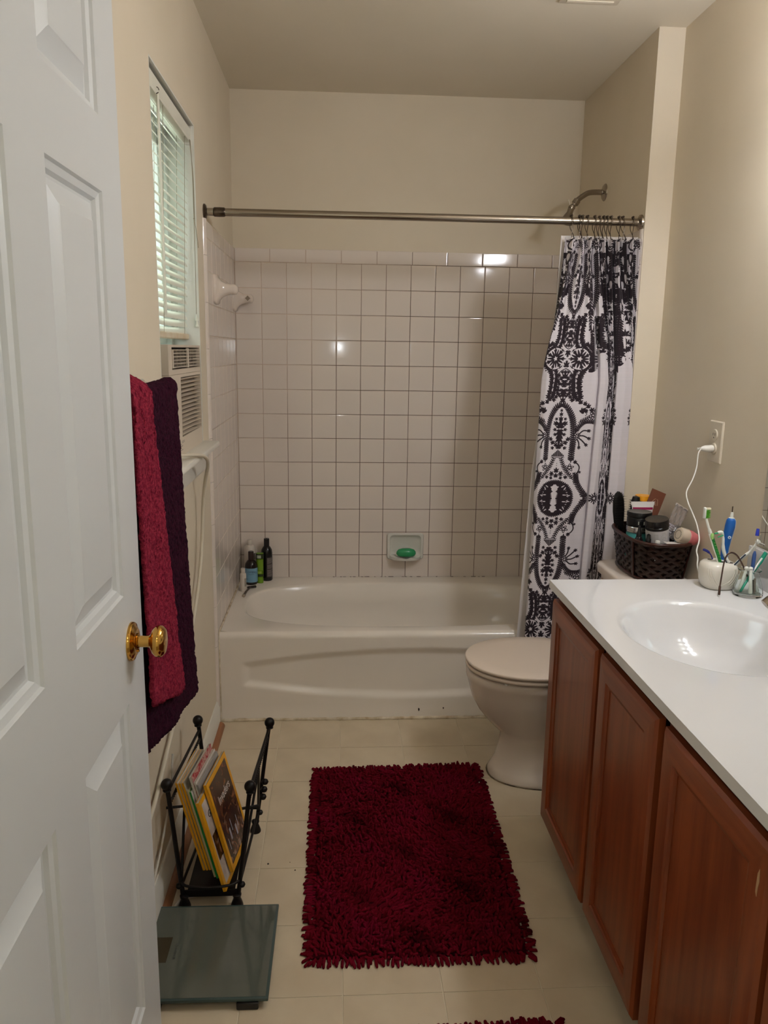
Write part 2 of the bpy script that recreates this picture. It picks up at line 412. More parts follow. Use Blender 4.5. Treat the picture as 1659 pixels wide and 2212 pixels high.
w = obj('tilt_wand', G().tube([(-.008, -1.405, 2.035), (-.008, -1.41, 1.49)], .0042, 6), slat_m, blind)
obj('wand_hook', G().tube(arc((-.012, 2.045), .008, 0, 2*PI*.9, 12, 'xz', -1.405), .0012, 6), steel_dk, blind)
obj('lift_cord', G().tube(spline([(-.010, -.935, 2.04), (-.006, -.934, 1.95), (-.006, -.931, 1.80), (-.007, -.930, 1.62), (-.008, -.930, 1.512)], 5), .0011, 5), cord_m, blind)
obj('lift_cord', G().tube(spline([(-.010, -.945, 2.04), (-.003, -.939, 1.93), (-.004, -.930, 1.81), (-.002, -.927, 1.78), (.002, -.925, 1.745), (.004, -.922, 1.72)], 5), .0010, 5), cord_m, blind)
obj('cord_knot', G().lathe([(.0, -.003), (.0028, 0), (0, .003)], 8, Matrix.Translation((-.006, -.931, 1.808))), cord_m, blind)
for z, y in ((1.497, -.930), (1.478, -.926)):
    obj('tassel', G().lathe([(.0015, .014), (.0022, .010), (.0058, -.004), (.006, -.006), (.0, -.006)], 10, Matrix.Translation((-.008, y, z))), slat_m, blind)

ac = thing('air_conditioner', 'beige window air conditioner sitting on the sill under the blind', 'air conditioner', (-.12, -1.19, 1.0945))
A0, A1, AZ0, AZ1 = -1.440, -.934, 1.0948, 1.412
body = G(); body.box(-.33, -.045, A0+.006, A1-.006, AZ0+.002, AZ1-.006, .004)
obj('housing', body, ac_side, ac)
def plate_with_holes(g, x0, x1, y0, y1, z0, z1, holes):
    yb = sorted({y0, y1, *[v for h in holes for v in h[:2]]}); zb = sorted({z0, z1, *[v for h in holes for v in h[2:]]})
    for i in range(len(yb)-1):
        for j in range(len(zb)-1):
            cyy = (yb[i]+yb[i+1])/2; czz = (zb[j]+zb[j+1])/2
            if any(h[0] < cyy < h[1] and h[2] < czz < h[3] for h in holes): continue
            g.box(x0, x1, yb[i], yb[i+1], zb[j], zb[j+1])
    return g
V = (-1.392, -.945, 1.344, 1.405); R = (-1.278, -.945, 1.148, 1.320)
obj('front_cover', plate_with_holes(G(), -.045, .0, A0, A1, AZ0, 1.3295, [R]), ac_m, ac, 0)
obj('vent_cover', plate_with_holes(G(), -.045, .0, A0, A1, 1.3305, AZ1, [V]), ac_m, ac, 0)
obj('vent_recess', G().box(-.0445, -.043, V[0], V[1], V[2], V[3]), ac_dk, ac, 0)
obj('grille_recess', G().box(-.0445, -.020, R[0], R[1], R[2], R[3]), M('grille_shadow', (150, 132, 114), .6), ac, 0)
lou = obj('louver', G().box(-.004, .003, -1.165, -1.152, V[2]+.002, V[3]-.002, .001), ac_m, ac)
for k in range(6):
    z = V[2]+.006+k*.0095
    obj('louver_blade', G().box(-.014, .002, V[0]+.006, V[1]-.006, z-.0011, z+.0011, .0004), ac_m, lou)
for k in range(9):
    y = V[0]+.012+k*(V[1]-V[0]-.024)/8
    obj('louver_fin', G().box(-.026, -.008, y-.0015, y+.0015, V[2]+.004, V[3]-.006), ac_m, lou)
obj('louver_blade', G().box(-.012, .003, V[0]+.004, V[0]+.010, V[2]+.004, V[3]-.008, .001), ac_m, lou)
for k in range(14):
    z = R[2]+.006+k*(R[3]-R[2]-.012)/13
    A = [[(x, R[0]+.001+(R[1]-R[0]-.002)*q/8, z+dz-.006*(q/8)**2*(1-k/14)) for q in range(9)] for x, dz in ((-.019, .0035), (-.003, .002), (.0012, 0), (-.003, -.002), (-.019, -.0))]
    obj('grille_slat', G().grid(A), ac_m, ac, 40)
g = G()
for k in range(4): g.box(0, .0004, -1.33, -1.30+.02*(k % 2), 1.128-k*.0055, 1.1295-k*.0055)
for k in range(2): g.box(0, .0004, -1.29, -1.25, 1.136-k*.004, 1.137-k*.004)
obj('rating_print', g, black_pl, ac, 0)
obj('side_panel', G().box(-.105, -.09, WY0+.036, A0+.006, 1.10, 1.415), ac_side, ac, 0)
obj('top_bracket', G().box(-.10, -.035, -1.50, -1.425, 1.385, 1.410, .002), white_pl, ac)
obj('power_cord', G().tube(spline([(.004, -1.44, 1.112), (.030, -1.41, 1.112), (.047, -1.36, 1.106), (.060, -1.28, 1.092), (.058, -1.20, 1.058), (.036, -1.135, .985), (.025, -1.118, .90), (.022, -1.135, .80), (.020, -1.19, .70), (.018, -1.30, .60), (.014, -1.44, .50), (.012, -1.58, .42), (.012, -1.72, .37), (.012, -1.85, .325), (.012, -2.0, .30)], 8), .0055, 8), M('cord_cover', (206, 196, 178), .5), ac, 60)
tag(obj('extension_cord', G().tube(spline([(.010, -1.63, .33), (.010, -1.645, .30), (.010, -1.66, .25), (.010, -1.80, .17), (.012, -1.95, .13)], 8), .003, 8), M('white_cord', (196, 190, 180), .5), None, 60), 'thin pale cord drooping along the left wall behind the magazine rack', 'cord')
tag(obj('floor_cable', G().tube(spline([(.040, -1.845, .006), (.040, -1.822, .006), (.050, -1.795, .006), (.075, -1.778, .0065), (.12, -1.765, .0065), (.15, -1.74, .0065)], 8), .005, 8), MATS['white_cord'], None, 60), 'white cable curling on the floor by the rack foot', 'cable')

# ================================================================== TUB
tub = thing('bathtub', 'almond white alcove bathtub below the tiled wall', 'bathtub', (XA/2, -.38, 0))
NB = 128; RZ = .352
def sup(cx, cy, a, b, n, z, N=NB):
    out = []
    for k in range(N):
        t = 2*PI*k/N; c, s_ = math.cos(t), math.sin(t)
        out.append((cx+a*math.copysign(abs(c)**(2/n), c), cy+b*math.copysign(abs(s_)**(2/n), s_), z))
    return out
X0, X1, Y0, Y1 = .0105, XA-.0105, -.742, -.0065
icx, icy = .755, -.395
inner = sup(icx, icy, .685, .292, 3.0, RZ)
outer = []
for p in inner:
    dx, dy = p[0]-icx, p[1]-icy
    tx = ((X1-icx) if dx > 0 else (X0-icx))/dx if abs(dx) > 1e-6 else 1e9
    ty = ((Y1-icy) if dy > 0 else (Y0-icy))/dy if abs(dy) > 1e-6 else 1e9
    t = min(tx, ty); outer.append((icx+dx*t, icy+dy*t, RZ))
rings = [outer, sup(icx, icy, .695, .302, 3.0, RZ), sup(icx, icy, .686, .293, 3.0, RZ-.003), sup(icx, icy, .680, .287, 3.0, RZ-.010), sup(icx+.01, icy, .655, .270, 3.2, .26), sup(icx+.02, icy, .60, .24, 3.2, .12), sup(icx+.03, icy, .54, .20, 3, .075), sup(icx+.03, icy, .40, .12, 2.5, .066)]
obj('basin', G().loft(rings, False, True), tub_m, tub, 60)
def sm(a, b, x): t = np.clip((x-a)/(b-a), 0, 1); return t*t*(3-2*t)
xs_ = np.linspace(X0, X1, 220); zz = np.linspace(.002, .330, 90)
XX, ZZ = np.meshgrid(xs_, zz, indexing='ij')
u = np.clip((XX-.755)/.655, -1, 1)
top = .222+.056*(1-u**2); bot = .150-.056*(1-u**2)
edge = np.minimum(np.minimum(top-ZZ, ZZ-bot), np.minimum(XX-.105, 1.405-XX))
dep = .012*sm(-.016, .020, edge)
flare = .004*sm(.06, .0, ZZ)
YY = -.7635+dep-flare
A = np.stack([XX, YY, ZZ], -1)
na = 7; extra = np.zeros((220, na, 3))
for k in range(na):
    a = (k+1)/na*PI/2
    extra[:, k, 0] = xs_; extra[:, k, 1] = -.742-.0215*math.cos(a); extra[:, k, 2] = .330+.022*math.sin(a)
A = np.concatenate([A, extra], 1)
obj('apron', G().grid(A), tub_m, tub, 50)
g = G(); pts = []
for k in range(60):
    pts.append((.012+k*1.03/59, -.770+RNG.uniform(-.0015, .0015), .003))
g.tube(pts, [.0065+RNG.uniform(-.001, .002) for _ in pts], 8)
g.tube([(.0085, -.015, RZ+.001), (.0085, -.70, RZ+.001), (.0085, -.742, RZ-.001), (.0085, -.760, RZ-.018), (.0085, -.7645, .30), (.0085, -.7665, .004)], .0042, 8)
obj('caulk_bead', g, M('caulk', (214, 202, 180), .6, noise=(30, (170, 150, 120), 4)), tub, 60)
for (x, z, r) in ((.772, .037, .006), (.868, .042, .0035)):
    pl = [(x+r*(.6+.5*random.random())*math.cos(a*PI/4)*.8, z+r*(.7+.8*random.random())*math.sin(a*PI/4)) for a in range(8)]
    obj('rust_chip', G().prism(pl, 1, -.7685, -.766), M('rust', (52, 36, 26), .8), tub, 0, label='dark rust chip in the enamel')
# mouldy joint along the back of the rim
g = G()
for k in range(46):
    x = .40+k*.0165+random.uniform(-.004, .004)
    if random.random() < .35: continue
    g.box(x, x+random.uniform(.006, .016), -.0085, -.0068, RZ-.0012, RZ+.001+random.random()*.0012)
obj('joint_stain', g, M('mould', (62, 46, 36), .9), tub, 0, 'stuff')
obj('drain', G().lathe([(.0, .004), (.018, .004), (.022, .002), (.024, 0)], 20, Matrix.Translation((1.22, icy, .0655))), chrome, tub)

# ---- soap dish on the back wall
sd = thing('soap_dish', 'white ceramic soap dish set in the back wall tiles', 'soap dish', (.774, -.006, .443))
g = G(); x0, x1, z0, z1 = .688, .860, .441, .566
def rr(x0, x1, z0, z1, r, y, n=5):
    out = []
    for cx_, cz_, a0 in ((x1-r, z1-r, 0), (x0+r, z1-r, PI/2), (x0+r, z0+r, PI), (x1-r, z0+r, 1.5*PI)):
        for k in range(n): a = a0+PI/2*k/(n-1); out.append((cx_+r*math.cos(a), y, cz_+r*math.sin(a)))
    return out
g.loft([rr(x0, x1, z0, z1, .012, -.003), rr(x0, x1, z0, z1, .012, -.014), rr(x0+.003, x1-.003, z0+.003, z1-.003, .012, -.020), rr(x0+.012, x1-.012, z0+.014, z1-.008, .018, -.021), rr(x0+.018, x1-.018, z0+.022, z1-.014, .02, -.012), rr(x0+.026, x1-.026, z0+.03, z1-.022, .02, -.0068)], True, True)
dish_m = M('dish_china', (214, 211, 203), .12)
obj('plate', g, dish_m, sd, 40)
g = G()
A = []
for k in range(15):
    x = x0+.012+(x1-x0-.024)*k/14; d = .052*math.sin(PI*k/14)**.35
    wv = .002*math.cos(k/14*PI*6)
    A.append([(x, -.012, .462), (x, -.02-d*.3, .460+wv), (x, -.02-d*.8, .456+wv), (x, -.024-d, .459+wv), (x, -.022-d, .447), (x, -.02-d*.4, .443), (x, -.01, .443)])
g.grid(A); obj('tray', g, dish_m, sd, 50)
sop = G(); sop.loft([[(.776+.046*r_*math.cos(a), -.048+.022*r_*math.sin(a), z) for a in [2*PI*k/20 for k in range(20)]] for r_, z in ((.55, .4635), (.86, .466), (1.0, .475), (.97, .486), (.8, .496), (.45, .501))])
tag(obj('soap_bar', sop, M('green_soap', (52, 150, 96), .25), None, 60), 'worn green bar of soap in the white ceramic dish', 'soap')

# ---- ceramic posts (bar missing) on the left tiled wall
for n_, (y, lab) in enumerate(((-.588, 'white ceramic towel bar post nearer the window, glossy horn shape'), (-.045, 'white ceramic towel bar post in the tiled corner with a square socket'))):
    t = thing('ceramic_post', lab, 'towel bar post', (.006, y, 1.615), 'empty towel bar posts on the tile')
    sq = lambda s, x, dz=0, dy=0, n=20, e=5: [(x, y+dy+s*math.copysign(abs(math.cos(2*PI*k/n))**(2/e), math.cos(2*PI*k/n)), 1.615+dz+s*math.copysign(abs(math.sin(2*PI*k/n))**(2/e), math.sin(2*PI*k/n))) for k in range(n)]
    rings = [sq(.054, .004), sq(.054, .010), sq(.051, .015), sq(.040, .020, 0, 0, 20, 4), sq(.029, .030, 0, 0, 20, 3), sq(.022, .045, .0, 0, 20, 2.5), sq(.0185, .060, .001, 0, 20, 2.2), sq(.019, .072, .001, 0, 20, 2.2), sq(.017, .082, 0, 0, 20, 2), sq(.009, .088, 0, 0, 20, 2)]
    obj('horn', G().loft(rings), china, t, 50)
    s_ = -1 if n_ == 1 else 1
    fr = Matrix.Translation((.066, y+s_*.0185, 1.616)) @ Matrix.Rotation(PI/4, 4, 'Y')
    g = G()
    for (a, b, c, d) in ((-.011, .011, .008, .011), (-.011, .011, -.011, -.008), (-.011, -.008, -.008, .008), (.008, .011, -.008, .008)): g.box(a, b, -.0035, .0035, c, d, .0006, 1, fr)
    sk = obj('socket', g, china, t, 0)
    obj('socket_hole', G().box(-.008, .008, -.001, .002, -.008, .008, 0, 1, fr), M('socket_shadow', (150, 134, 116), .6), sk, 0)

# ================================================================== SHOWER ROD, HOOKS, CURTAIN, LINER
rod = thing('shower_rod', 'chrome shower curtain rod running wall to wall', 'rod', (.0, -.765, 1.855))
RY, RZ1 = -.765, 1.8555
rx = Matrix.Rotation(PI/2, 4, 'Y')
obj('tube', G().tube([(.012, RY, RZ1), (.5, RY, RZ1), (XA-.012, RY, RZ1)], .0128, 20), nickel, rod, 60)
obj('collar', G().lathe([(.0128, 0), (.0155, .003), (.016, .02), (.0155, .036), (.0128, .04)], 20, Matrix.Translation((.032, RY, RZ1)) @ rx), steel_dk, rod)
obj('flange', G().lathe([(.026, 0), (.026, .004), (.022, .008), (.012, .010), (.010, .03)], 24, Matrix.Translation((.0, RY, RZ1)) @ rx), steel_dk, rod)
obj('flange', G().lathe([(.010, -.03), (.013, -.014), (.018, -.010), (.026, -.006), (.027, 0)], 24, Matrix.Translation((XA, RY, RZ1)) @ rx), nickel, rod)
hx = [1.262, 1.290, 1.300, 1.318, 1.345, 1.362, 1.376, 1.388, 1.402, 1.430, 1.444, 1.480]
ordn = ['first', 'second', 'third', 'fourth', 'fifth', 'sixth', 'seventh', 'eighth', 'ninth', 'tenth', 'eleventh', 'twelfth']
for i, x in enumerate(hx):
    sx_ = random.uniform(-.012, .012)
    pts = [(x-.002, RY-.020, 1.796), (x-.004+sx_*.4, RY-.021, 1.820), (x+sx_*.2, RY-.0195, 1.850)] + [(x, RY+.0185*math.cos(a), RZ1+.0165*math.sin(a)) for a in np.linspace(PI*.97, .0, 9)] + [(x+sx_*.3, RY+.017, 1.835), (x+.006+sx_*.6, RY+.004, 1.812), (x+.006+sx_*.5, RY-.010, 1.797), (x+.002, RY-.020, 1.795)]
    t = thing('curtain_hook', 'looped metal curtain hook, %s from the left along the shower rod' % ordn[i], 'curtain hook', (x, RY, 1.79), 'hooks on the shower rod')
    obj('wire', G().tube(spline(pts, 3), .0013, 6), steel_dk, t, 60)
    for dy in (-.008, .006): obj('roller_ball', G().lathe([(0, -.0042), (.003, -.003), (.0042, 0), (.003, .003), (0, .0042)], 10, Matrix.Translation((x+RNG.uniform(-.001, .001), RY+dy, RZ1+.0185-abs(dy)*.25))), steel_dk, t, 60)

# ---------------------------------------------------------------- printed curtain: the motif is rasterised here, mirrored in both directions
PX = .0007
QU, QV = .156, .5
qh, qw = int(QV/PX)+2, int(QU/PX)+2
def newQ(): return np.zeros((qh, qw), np.float32)
def ink(Q, cu_, cv_, ang, ln, wd, val=1.):
    m = max(ln, wd)+.004
    i0, i1 = int((cv_-m)/PX), int((cv_+m)/PX)+1; j0, j1 = int((cu_-m)/PX), int((cu_+m)/PX)+1
    i0, j0 = max(i0, 0), max(j0, 0); i1, j1 = min(i1, qh), min(j1, qw)
    if i0 >= i1 or j0 >= j1: return
    vv, uu = np.mgrid[i0:i1, j0:j1].astype(np.float32)*PX
    du, dv = uu-cu_, vv-cv_; c, s = math.cos(ang), math.sin(ang)
    a = (du*c+dv*s)/ln; b = np.abs(-du*s+dv*c)
    w = wd*np.sqrt(np.clip(np.sin(np.clip(a, 0, 1)**.75*PI), 0, 1))
    cov = np.clip((w-b)/PX+.5, 0, 1)*((a > 0) & (a < 1))
    R = Q[i0:i1, j0:j1]
    Q[i0:i1, j0:j1] = np.maximum(R, cov) if val > 0 else np.minimum(R, 1-cov)
def sprig(Q, u, v, ang, s=.016):
    ink(Q, u, v, ang, s*1.2, s*.225)
    for d in (.65, -.65): ink(Q, u+s*.12*math.cos(ang), v+s*.12*math.sin(ang), ang+d, s*.95, s*.19)
    for d in (1.25, -1.25): ink(Q, u, v, ang+d, s*.65, s*.165)
def stroke(Q, pts, w=.0012):
    P_ = spline([(p[0], p[1], 0) for p in pts], 14)
    for a, b in zip(P_[:-1], P_[1:]):
        d = math.hypot(b[0]-a[0], b[1]-a[1])+1e-6; an = math.atan2(b[1]-a[1], b[0]-a[0])
        ink(Q, a[0]-math.cos(an)*d, a[1]-math.sin(an)*d, an, d*3, w)
def band(Q, pts, s=.009, step=.0062, vein=True):
    P_ = spline([(p[0], p[1], 0) for p in pts], 24); acc = 0
    for a, b in zip(P_[:-1], P_[1:]):
        d = math.hypot(b[0]-a[0], b[1]-a[1]); acc += d
        an = math.atan2(b[1]-a[1], b[0]-a[0])
        ink(Q, a[0]-math.cos(an)*d, a[1]-math.sin(an)*d, an, d*3.2, s*.16)
        if acc > step:
            acc = 0
            for sg in (1, -1): ink(Q, a[0]+math.cos(an)*.001, a[1]+math.sin(an)*.001, an+sg*.95, s*1.15, s*.245)
def flower(Q, u, v, r, n=6):
    for k in range(n):
        a = 2*PI*k/n+.3
        ink(Q, u+r*.22*math.cos(a), v+r*.22*math.sin(a), a, r, r*.36)
    for k in range(n):
        a = 2*PI*k/n+.3; ink(Q, u+r*.5*math.cos(a), v+r*.5*math.sin(a), a, r*.5, r*.14, -1)
    ink(Q, u-r*.3, v, 0, r*.6, r*.2, -1)
def rosette(Q, u, v, r, n=14):
    for k in range(n):
        a = 2*PI*k/n; f = 1 if k % 2 else .78
        ink(Q, u+r*.15*math.cos(a), v+r*.15*math.sin(a), a, r*f, r*.105)
        if k % 2:
            for d in (.5, -.5): ink(Q, u+r*.62*math.cos(a), v+r*.62*math.sin(a), a+d, r*.36, r*.075)
    for k in range(5):
        a = 2*PI*k/5; ink(Q, u+r*.1*math.cos(a), v+r*.1*math.sin(a), a, r*.16, r*.05, -1)
Q = newQ()
# medallion
for k in range(17):
    a = PI/2*k/16; ink(Q, .049*math.cos(a), .051*math.sin(a), a, .018, .0036)
for k in range(105):
    a = random.random()*PI/2; r = random.uniform(.024, .047)
    u_, v_ = r*math.cos(a), r*math.sin(a)*1.02
    if u_ > .014+.0*v_: ink(Q, u_, v_, random.random()*6.3, .012, .0032)
for k in range(11):
    v_ = .046*k/10; wdt = .004+.011*(v_/.046)**.9
    ink(Q, .032, v_, PI+.15, .032-wdt, .003)
for (u_, v_, a_) in ((.03, .012, 0), (.033, .03, 1.1), (.043, .008, .3), (.024, .04, .6)): ink(Q, u_, v_, a_, .013, .0018, -1)
stroke(Q, [(0, .053), (.02, .052), (.044, .047)], .0013); stroke(Q, [(0, .0565), (.012, .058), (.03, .0545), (.046, .050)], .001)
for k in range(7): ink(Q, .005*k, .0585-.0003*k*k, PI/2-.12*k, .011, .0026)
band(Q, [(.113, 0), (.096, .022), (.080, .045), (.071, .066), (.067, .088)], .0115)
band(Q, [(.062, .052), (.066, .075), (.060, .095)], .007)
ink(Q, .098, 0, 0, .012, .003); ink(Q, .09, .006, .2, .01, .002); ink(Q, .087, .012, .3, .009, .002)
rosette(Q, .128, 0, .021, 12)
stroke(Q, [(.066, .088), (.075, .10), (.077, .115), (.068, .128), (.056, .131)], .0022)
sprig(Q, .064, .131, 2.4, .011); sprig(Q, .077, .098, -.6, .008)
flower(Q, .044, .113, .0125, 5)
band(Q, [(.058, .068), (.048, .085), (.036, .098), (.024, .118), (.013, .146)], .0085)
sprig(Q, 0, .096, PI/2, .015); sprig(Q, .014, .086, 1.1, .013); sprig(Q, 0, .078, PI/2, .013); sprig(Q, .016, .071, 1.2, .010); sprig(Q, .03, .075, .6, .011)
stroke(Q, [(0, .088), (.015, .083), (.032, .088)], .001)
ink(Q, 0, .119, 1.57, .003, .001); ink(Q, 0, .127, 1.57, .003, .001)
stroke(Q, [(0, .150), (.012, .150), (.024, .150)], .0011)
for r_, w_ in ((.153, .021), (.158, .016), (.163, .011), (.168, .006), (.173, .002)):
    u_ = 0
    while u_ <= w_: ink(Q, u_, r_, PI/2+.3, .007, .0024); u_ += .0052
band(Q, [(.046, .132), (.046, .17), (.047, .21), (.0445, .255), (.037, .295), (.019, .329), (0, .342)], .0115, .0058)
for v_, s_, a_ in ((.352, .012, PI/2), (.186, .013, PI/2), (.218, .016, -PI/2), (.232, .015, -PI/2), (.245, .016, -PI/2), (.262, .019, PI/2), (.286, .010, PI/2), (.303, .008, PI/2), (.317, .006, PI/2)):
    sprig(Q, 0, v_-.3*s_*math.sin(a_), a_, s_*1.35)
for (u_, v_, a_, s_) in ((.012, .19, 1.9, .012), (.021, .198, 1.2, .013), (.028, .212, .9, .012), (.018, .182, .4, .010), (.012, .268, .7, .014), (.014, .25, 0, .010), (.012, .232, .1, .010), (.012, .288, 0, .009)): sprig(Q, u_, v_, a_, s_)
stroke(Q, [(0, .205), (.008, .2), (.016, .207), (.026, .196)], .0014)
flower(Q, .058, .228, .0105, 6)
for (p) in ([(.062, .232), (.078, .246), (.094, .246)], [(.063, .228), (.08, .228), (.097, .220)], [(.062, .222), (.076, .212), (.090, .198)], [(.058, .218), (.066, .204), (.068, .190)]):
    stroke(Q, p, .0024); an = math.atan2(p[2][1]-p[1][1], p[2][0]-p[1][0]); sprig(Q, p[2][0], p[2][1], an, .010)
band(Q, [(.050, .240), (.062, .262), (.080, .277), (.100, .280), (.120, .276)], .010, .0052)
band(Q, [(.058, .276), (.078, .286), (.098, .297), (.112, .306)], .008)
flower(Q, .108, .302, .013, 6)
for (u_, v_, a_, s_) in ((.098, .316, .9, .014), (.088, .328, 1.5, .014), (.074, .338, 1.2, .013), (.060, .343, 1.7, .014), (.050, .353, 1.9, .014), (.112, .318, .3, .011), (.118, .292, .2, .010), (.064, .312, .9, .017), (.070, .318, .2, .015), (.036, .352, 2.3, .013), (.082, .312, 1.4, .011), (.026, .362, 1.8, .012)): sprig(Q, u_, v_, a_, s_)
stroke(Q, [(.080, .300), (.086, .306), (.080, .312), (.088, .318)], .0012)
edge_ = [(.052, .362), (.046, .385), (.043, .41), (.044, .432), (.052, .452), (.068, .470), (.088, .486)]
P_ = spline([(p[0], p[1], 0) for p in edge_], 3)
for i, p in enumerate(P_):
    sprig(Q, p[0], p[1], .15 if i % 2 else .6, .015)
    if p[0] > .05: sprig(Q, p[0]-.016, p[1]+.004, .9, .014)
    if p[0] > .066: sprig(Q, p[0]-.032, p[1]+.008, 1.8, .014)
stroke(Q, [(.036, .358), (.037, .39), (.036, .415), (.030, .438), (.016, .457), (0, .466)], .0015)
band(Q, [(.030, .37), (.031, .395), (.029, .42), (.02, .44)], .006, .005)
for v_, s_, a_ in ((.372, .013, PI/2), (.388, .015, -PI/2), (.405, .012, PI/2), (.42, .015, -PI/2), (.436, .014, PI/2), (.452, .008, PI/2), (.476, .014, PI/2), (.488, .006, PI/2)): sprig(Q, 0, v_-.3*s_*math.sin(a_), a_, s_*1.3)
for (u_, v_, a_, s_) in ((.014, .374, .5, .012), (.016, .392, -.4, .013), (.014, .41, .6, .012), (.014, .426, 1.9, .012), (.02, .47, .8, .014), (.032, .462, .6, .014), (.045, .458, 1.2, .013), (.016, .482, .2, .011)): sprig(Q, u_, v_, a_, s_)
for k in range(15):
    f = k/14; cu2 = float(np.interp(.36+.11*f, [.36, .385, .41, .432, .452, .47], [.046, .040, .037, .038, .044, .058]))
    sprig(Q, cu2*.80, .362+.112*f, 1.2+.5*(k % 2), .012)
for k in range(9):
    sprig(Q, .013+.006*(k % 2), .366+.0105*k, .9 if k % 2 else 2.2, .010)
def clear_disc(Q, u, v, r):
    i_, j_ = np.mgrid[0:qh, 0:qw]; Q *= ((j_*PX-u)**2+(i_*PX-v)**2 > r*r)
clear_disc(Q, .046, .5, .0375); rosette(Q, .046, .5, .036, 14); sprig(Q, .006, .5, PI/2, .010)
for (u_, v_, a_, s_) in ((.082, .5, 0, .016), (.094, .493, .3, .014), (.104, .5, 0, .016), (.078, .478, -.5, .012)): sprig(Q, u_, v_, a_, s_)
# header: closer repeat that fills the ground between the columns near the top
Hq = newQ()
band(Hq, [(.112, .10), (.104, .18), (.090, .26), (.082, .34), (.094, .42), (.104, .5)], .014, .007)
band(Hq, [(.150, .02), (.136, .12), (.130, .22), (.142, .32), (.150, .42), (.146, .5)], .015, .007)
for k in range(92):
    u_ = random.uniform(.058, .155); v_ = random.uniform(.03, .5)
    sprig(Hq, u_, v_, random.choice([PI/2, -PI/2, .4, 2.7]), random.uniform(.013, .024))
for (u_, v_) in ((.125, .45), (.118, .28), (.15, .15), (.084, .16), (.125, .06)): rosette(Hq, u_, v_, .024, 14)
for k in range(26): ink(Hq, random.uniform(.06, .15), random.uniform(.05, .49), PI/2, random.uniform(.02, .045), .0035, -1)
clear_disc(Hq, .046, .5, .05)
UC0, UC1, VC0, VC1 = -.17, .80, .24, 1.83
iw, ih = int((UC1-UC0)/PX), int((VC1-VC0)/PX)
uu = UC0+(np.arange(iw)+.5)*PX; vv = VC0+(np.arange(ih)+.5)*PX
uf = np.abs((uu+.155) % .31-.155); vf = np.abs((vv-.885+.5) % 1.0-.5)
jx = np.clip((uf/PX).astype(int), 0, qw-1); iy = np.clip((vf/PX).astype(int), 0, qh-1)
cov = Q[np.ix_(iy, jx)]
bound = 1.385+.035*np.cos(uu*36)-.012*np.sign(np.sin(uu*80))          # ragged lower edge of the header
uf2 = np.abs((uu*.42+.155-.02) % .31-.155); jx2 = np.clip((uf2/PX).astype(int), 0, qw-1)
side = np.clip((np.abs(uu)-.10)/.01, 0, 1)[None, :]; up = (vv[:, None] > bound[None, :])
cov = np.where(up, cov*(1-side)+side*Q[np.ix_(iy, jx2)], cov)
hd = (Hq[np.ix_(iy, jx)]*(1-side)+side*Hq[np.ix_(iy, jx2)])*up
foot = Hq[np.ix_(iy, jx)]*(vv[:, None] < .43)*(uf[None, :] < .118)
dense = Hq[np.ix_(iy, jx)]*((uu[None, :] > .20) & (uu[None, :] < .42))*(uf[None, :] < .118)
cov = np.maximum(np.maximum(cov, hd), np.maximum(foot, dense))
cl = np.array(lin((214, 207, 212))); dk = np.array(lin((30, 15, 26)))
wob = 1+.02*RNG.standard_normal((ih, 1))
rgb = (1-cov[..., None])*cl*wob[..., None]+cov[..., None]*dk
def to_srgb(x): return np.where(x <= .0031308, x*12.92, 1.055*np.clip(x, 0, 1)**(1/2.4)-.055)
pix = np.ones((ih, iw, 4), np.float32); pix[..., :3] = np.clip(to_srgb(rgb), 0, 1)
img = bpy.data.images.new('curtain_print', iw, ih, alpha=False); img.pixels.foreach_set(pix.ravel()); img.update(); img.pack()
cm_ = M('curtain_cloth', (226, 222, 226), .8, bump=(90, .25, .0008, (1, 1, 6)), sheen=.1)
nt = cm_.node_tree; ti = nt.nodes.new('ShaderNodeTexImage'); ti.image = img; ti.extension = 'CLIP'
um = nt.nodes.new('ShaderNodeUVMap'); um.uv_map = 'UVMap'
nt.links.new(um.outputs[0], ti.inputs[0]); nt.links.new(ti.outputs[0], nt.nodes['Principled BSDF'].inputs['Base Color'])

def curtain_surface(t, ns=420):
    """plan curve at fraction t of the drop: returns arrays x, y over s in [0, .95]"""
    s = np.linspace(0, .95, ns)
    xt = np.interp(s, [0, .17, .95], [1.238, 1.302, 1.508])
    yt = -.787+.016*np.sin(2*PI*s/.092+.6)+.004*np.sin(2*PI*s/.031)
    xm = np.interp(s, [0, .05, .085, .17, .25, .285, .31, .335, .365, .60, .675, .95], [1.206, 1.190, 1.180, 1.256, 1.345, 1.382, 1.384, 1.389, 1.419, 1.452, 1.508, 1.512])
    ym = np.interp(s, [0, .07, .085, .10, .17, .25, .28, .31, .335, .35, .365, .40, .56, .60, .635, .67, .95], [-.766, -.768, -.786, -.796, -.803, -.803, -.797, -.775, -.797, -.804, -.795, -.775, -.775, -.795, -.804, -.795, -.774])
    ym = ym+.004*np.sin(2*PI*s/.06)*(s < .28)
    xb = np.interp(s, [0, .05, .105, .17, .25, .285, .31, .335, .365, .60, .675, .95], [1.19, 1.172, 1.160, 1.214, 1.30, 1.345, 1.348, 1.352, 1.385, 1.44, 1.50, 1.512])
    yb = np.interp(s, [0, .09, .105, .12, .19, .25, .28, .31, .335, .35, .365, .40, .56, .60, .635, .67, .95], [-.788, -.79, -.806, -.816, -.822, -.820, -.812, -.79, -.812, -.818, -.808, -.79, -.79, -.81, -.82, -.81, -.79])
    if t < .32: w = sm(.0, .32, t)*.999; w = .5*w+.5*(t/.32); x = xt*(1-w)+xm*w; y = yt*(1-w)+ym*w
    else: w = (t-.32)/.68; w = w; x = xm*(1-w)+xb*w; y = ym*(1-w)+yb*w
    x = np.minimum(x, XA-.004)
    return s, x, y
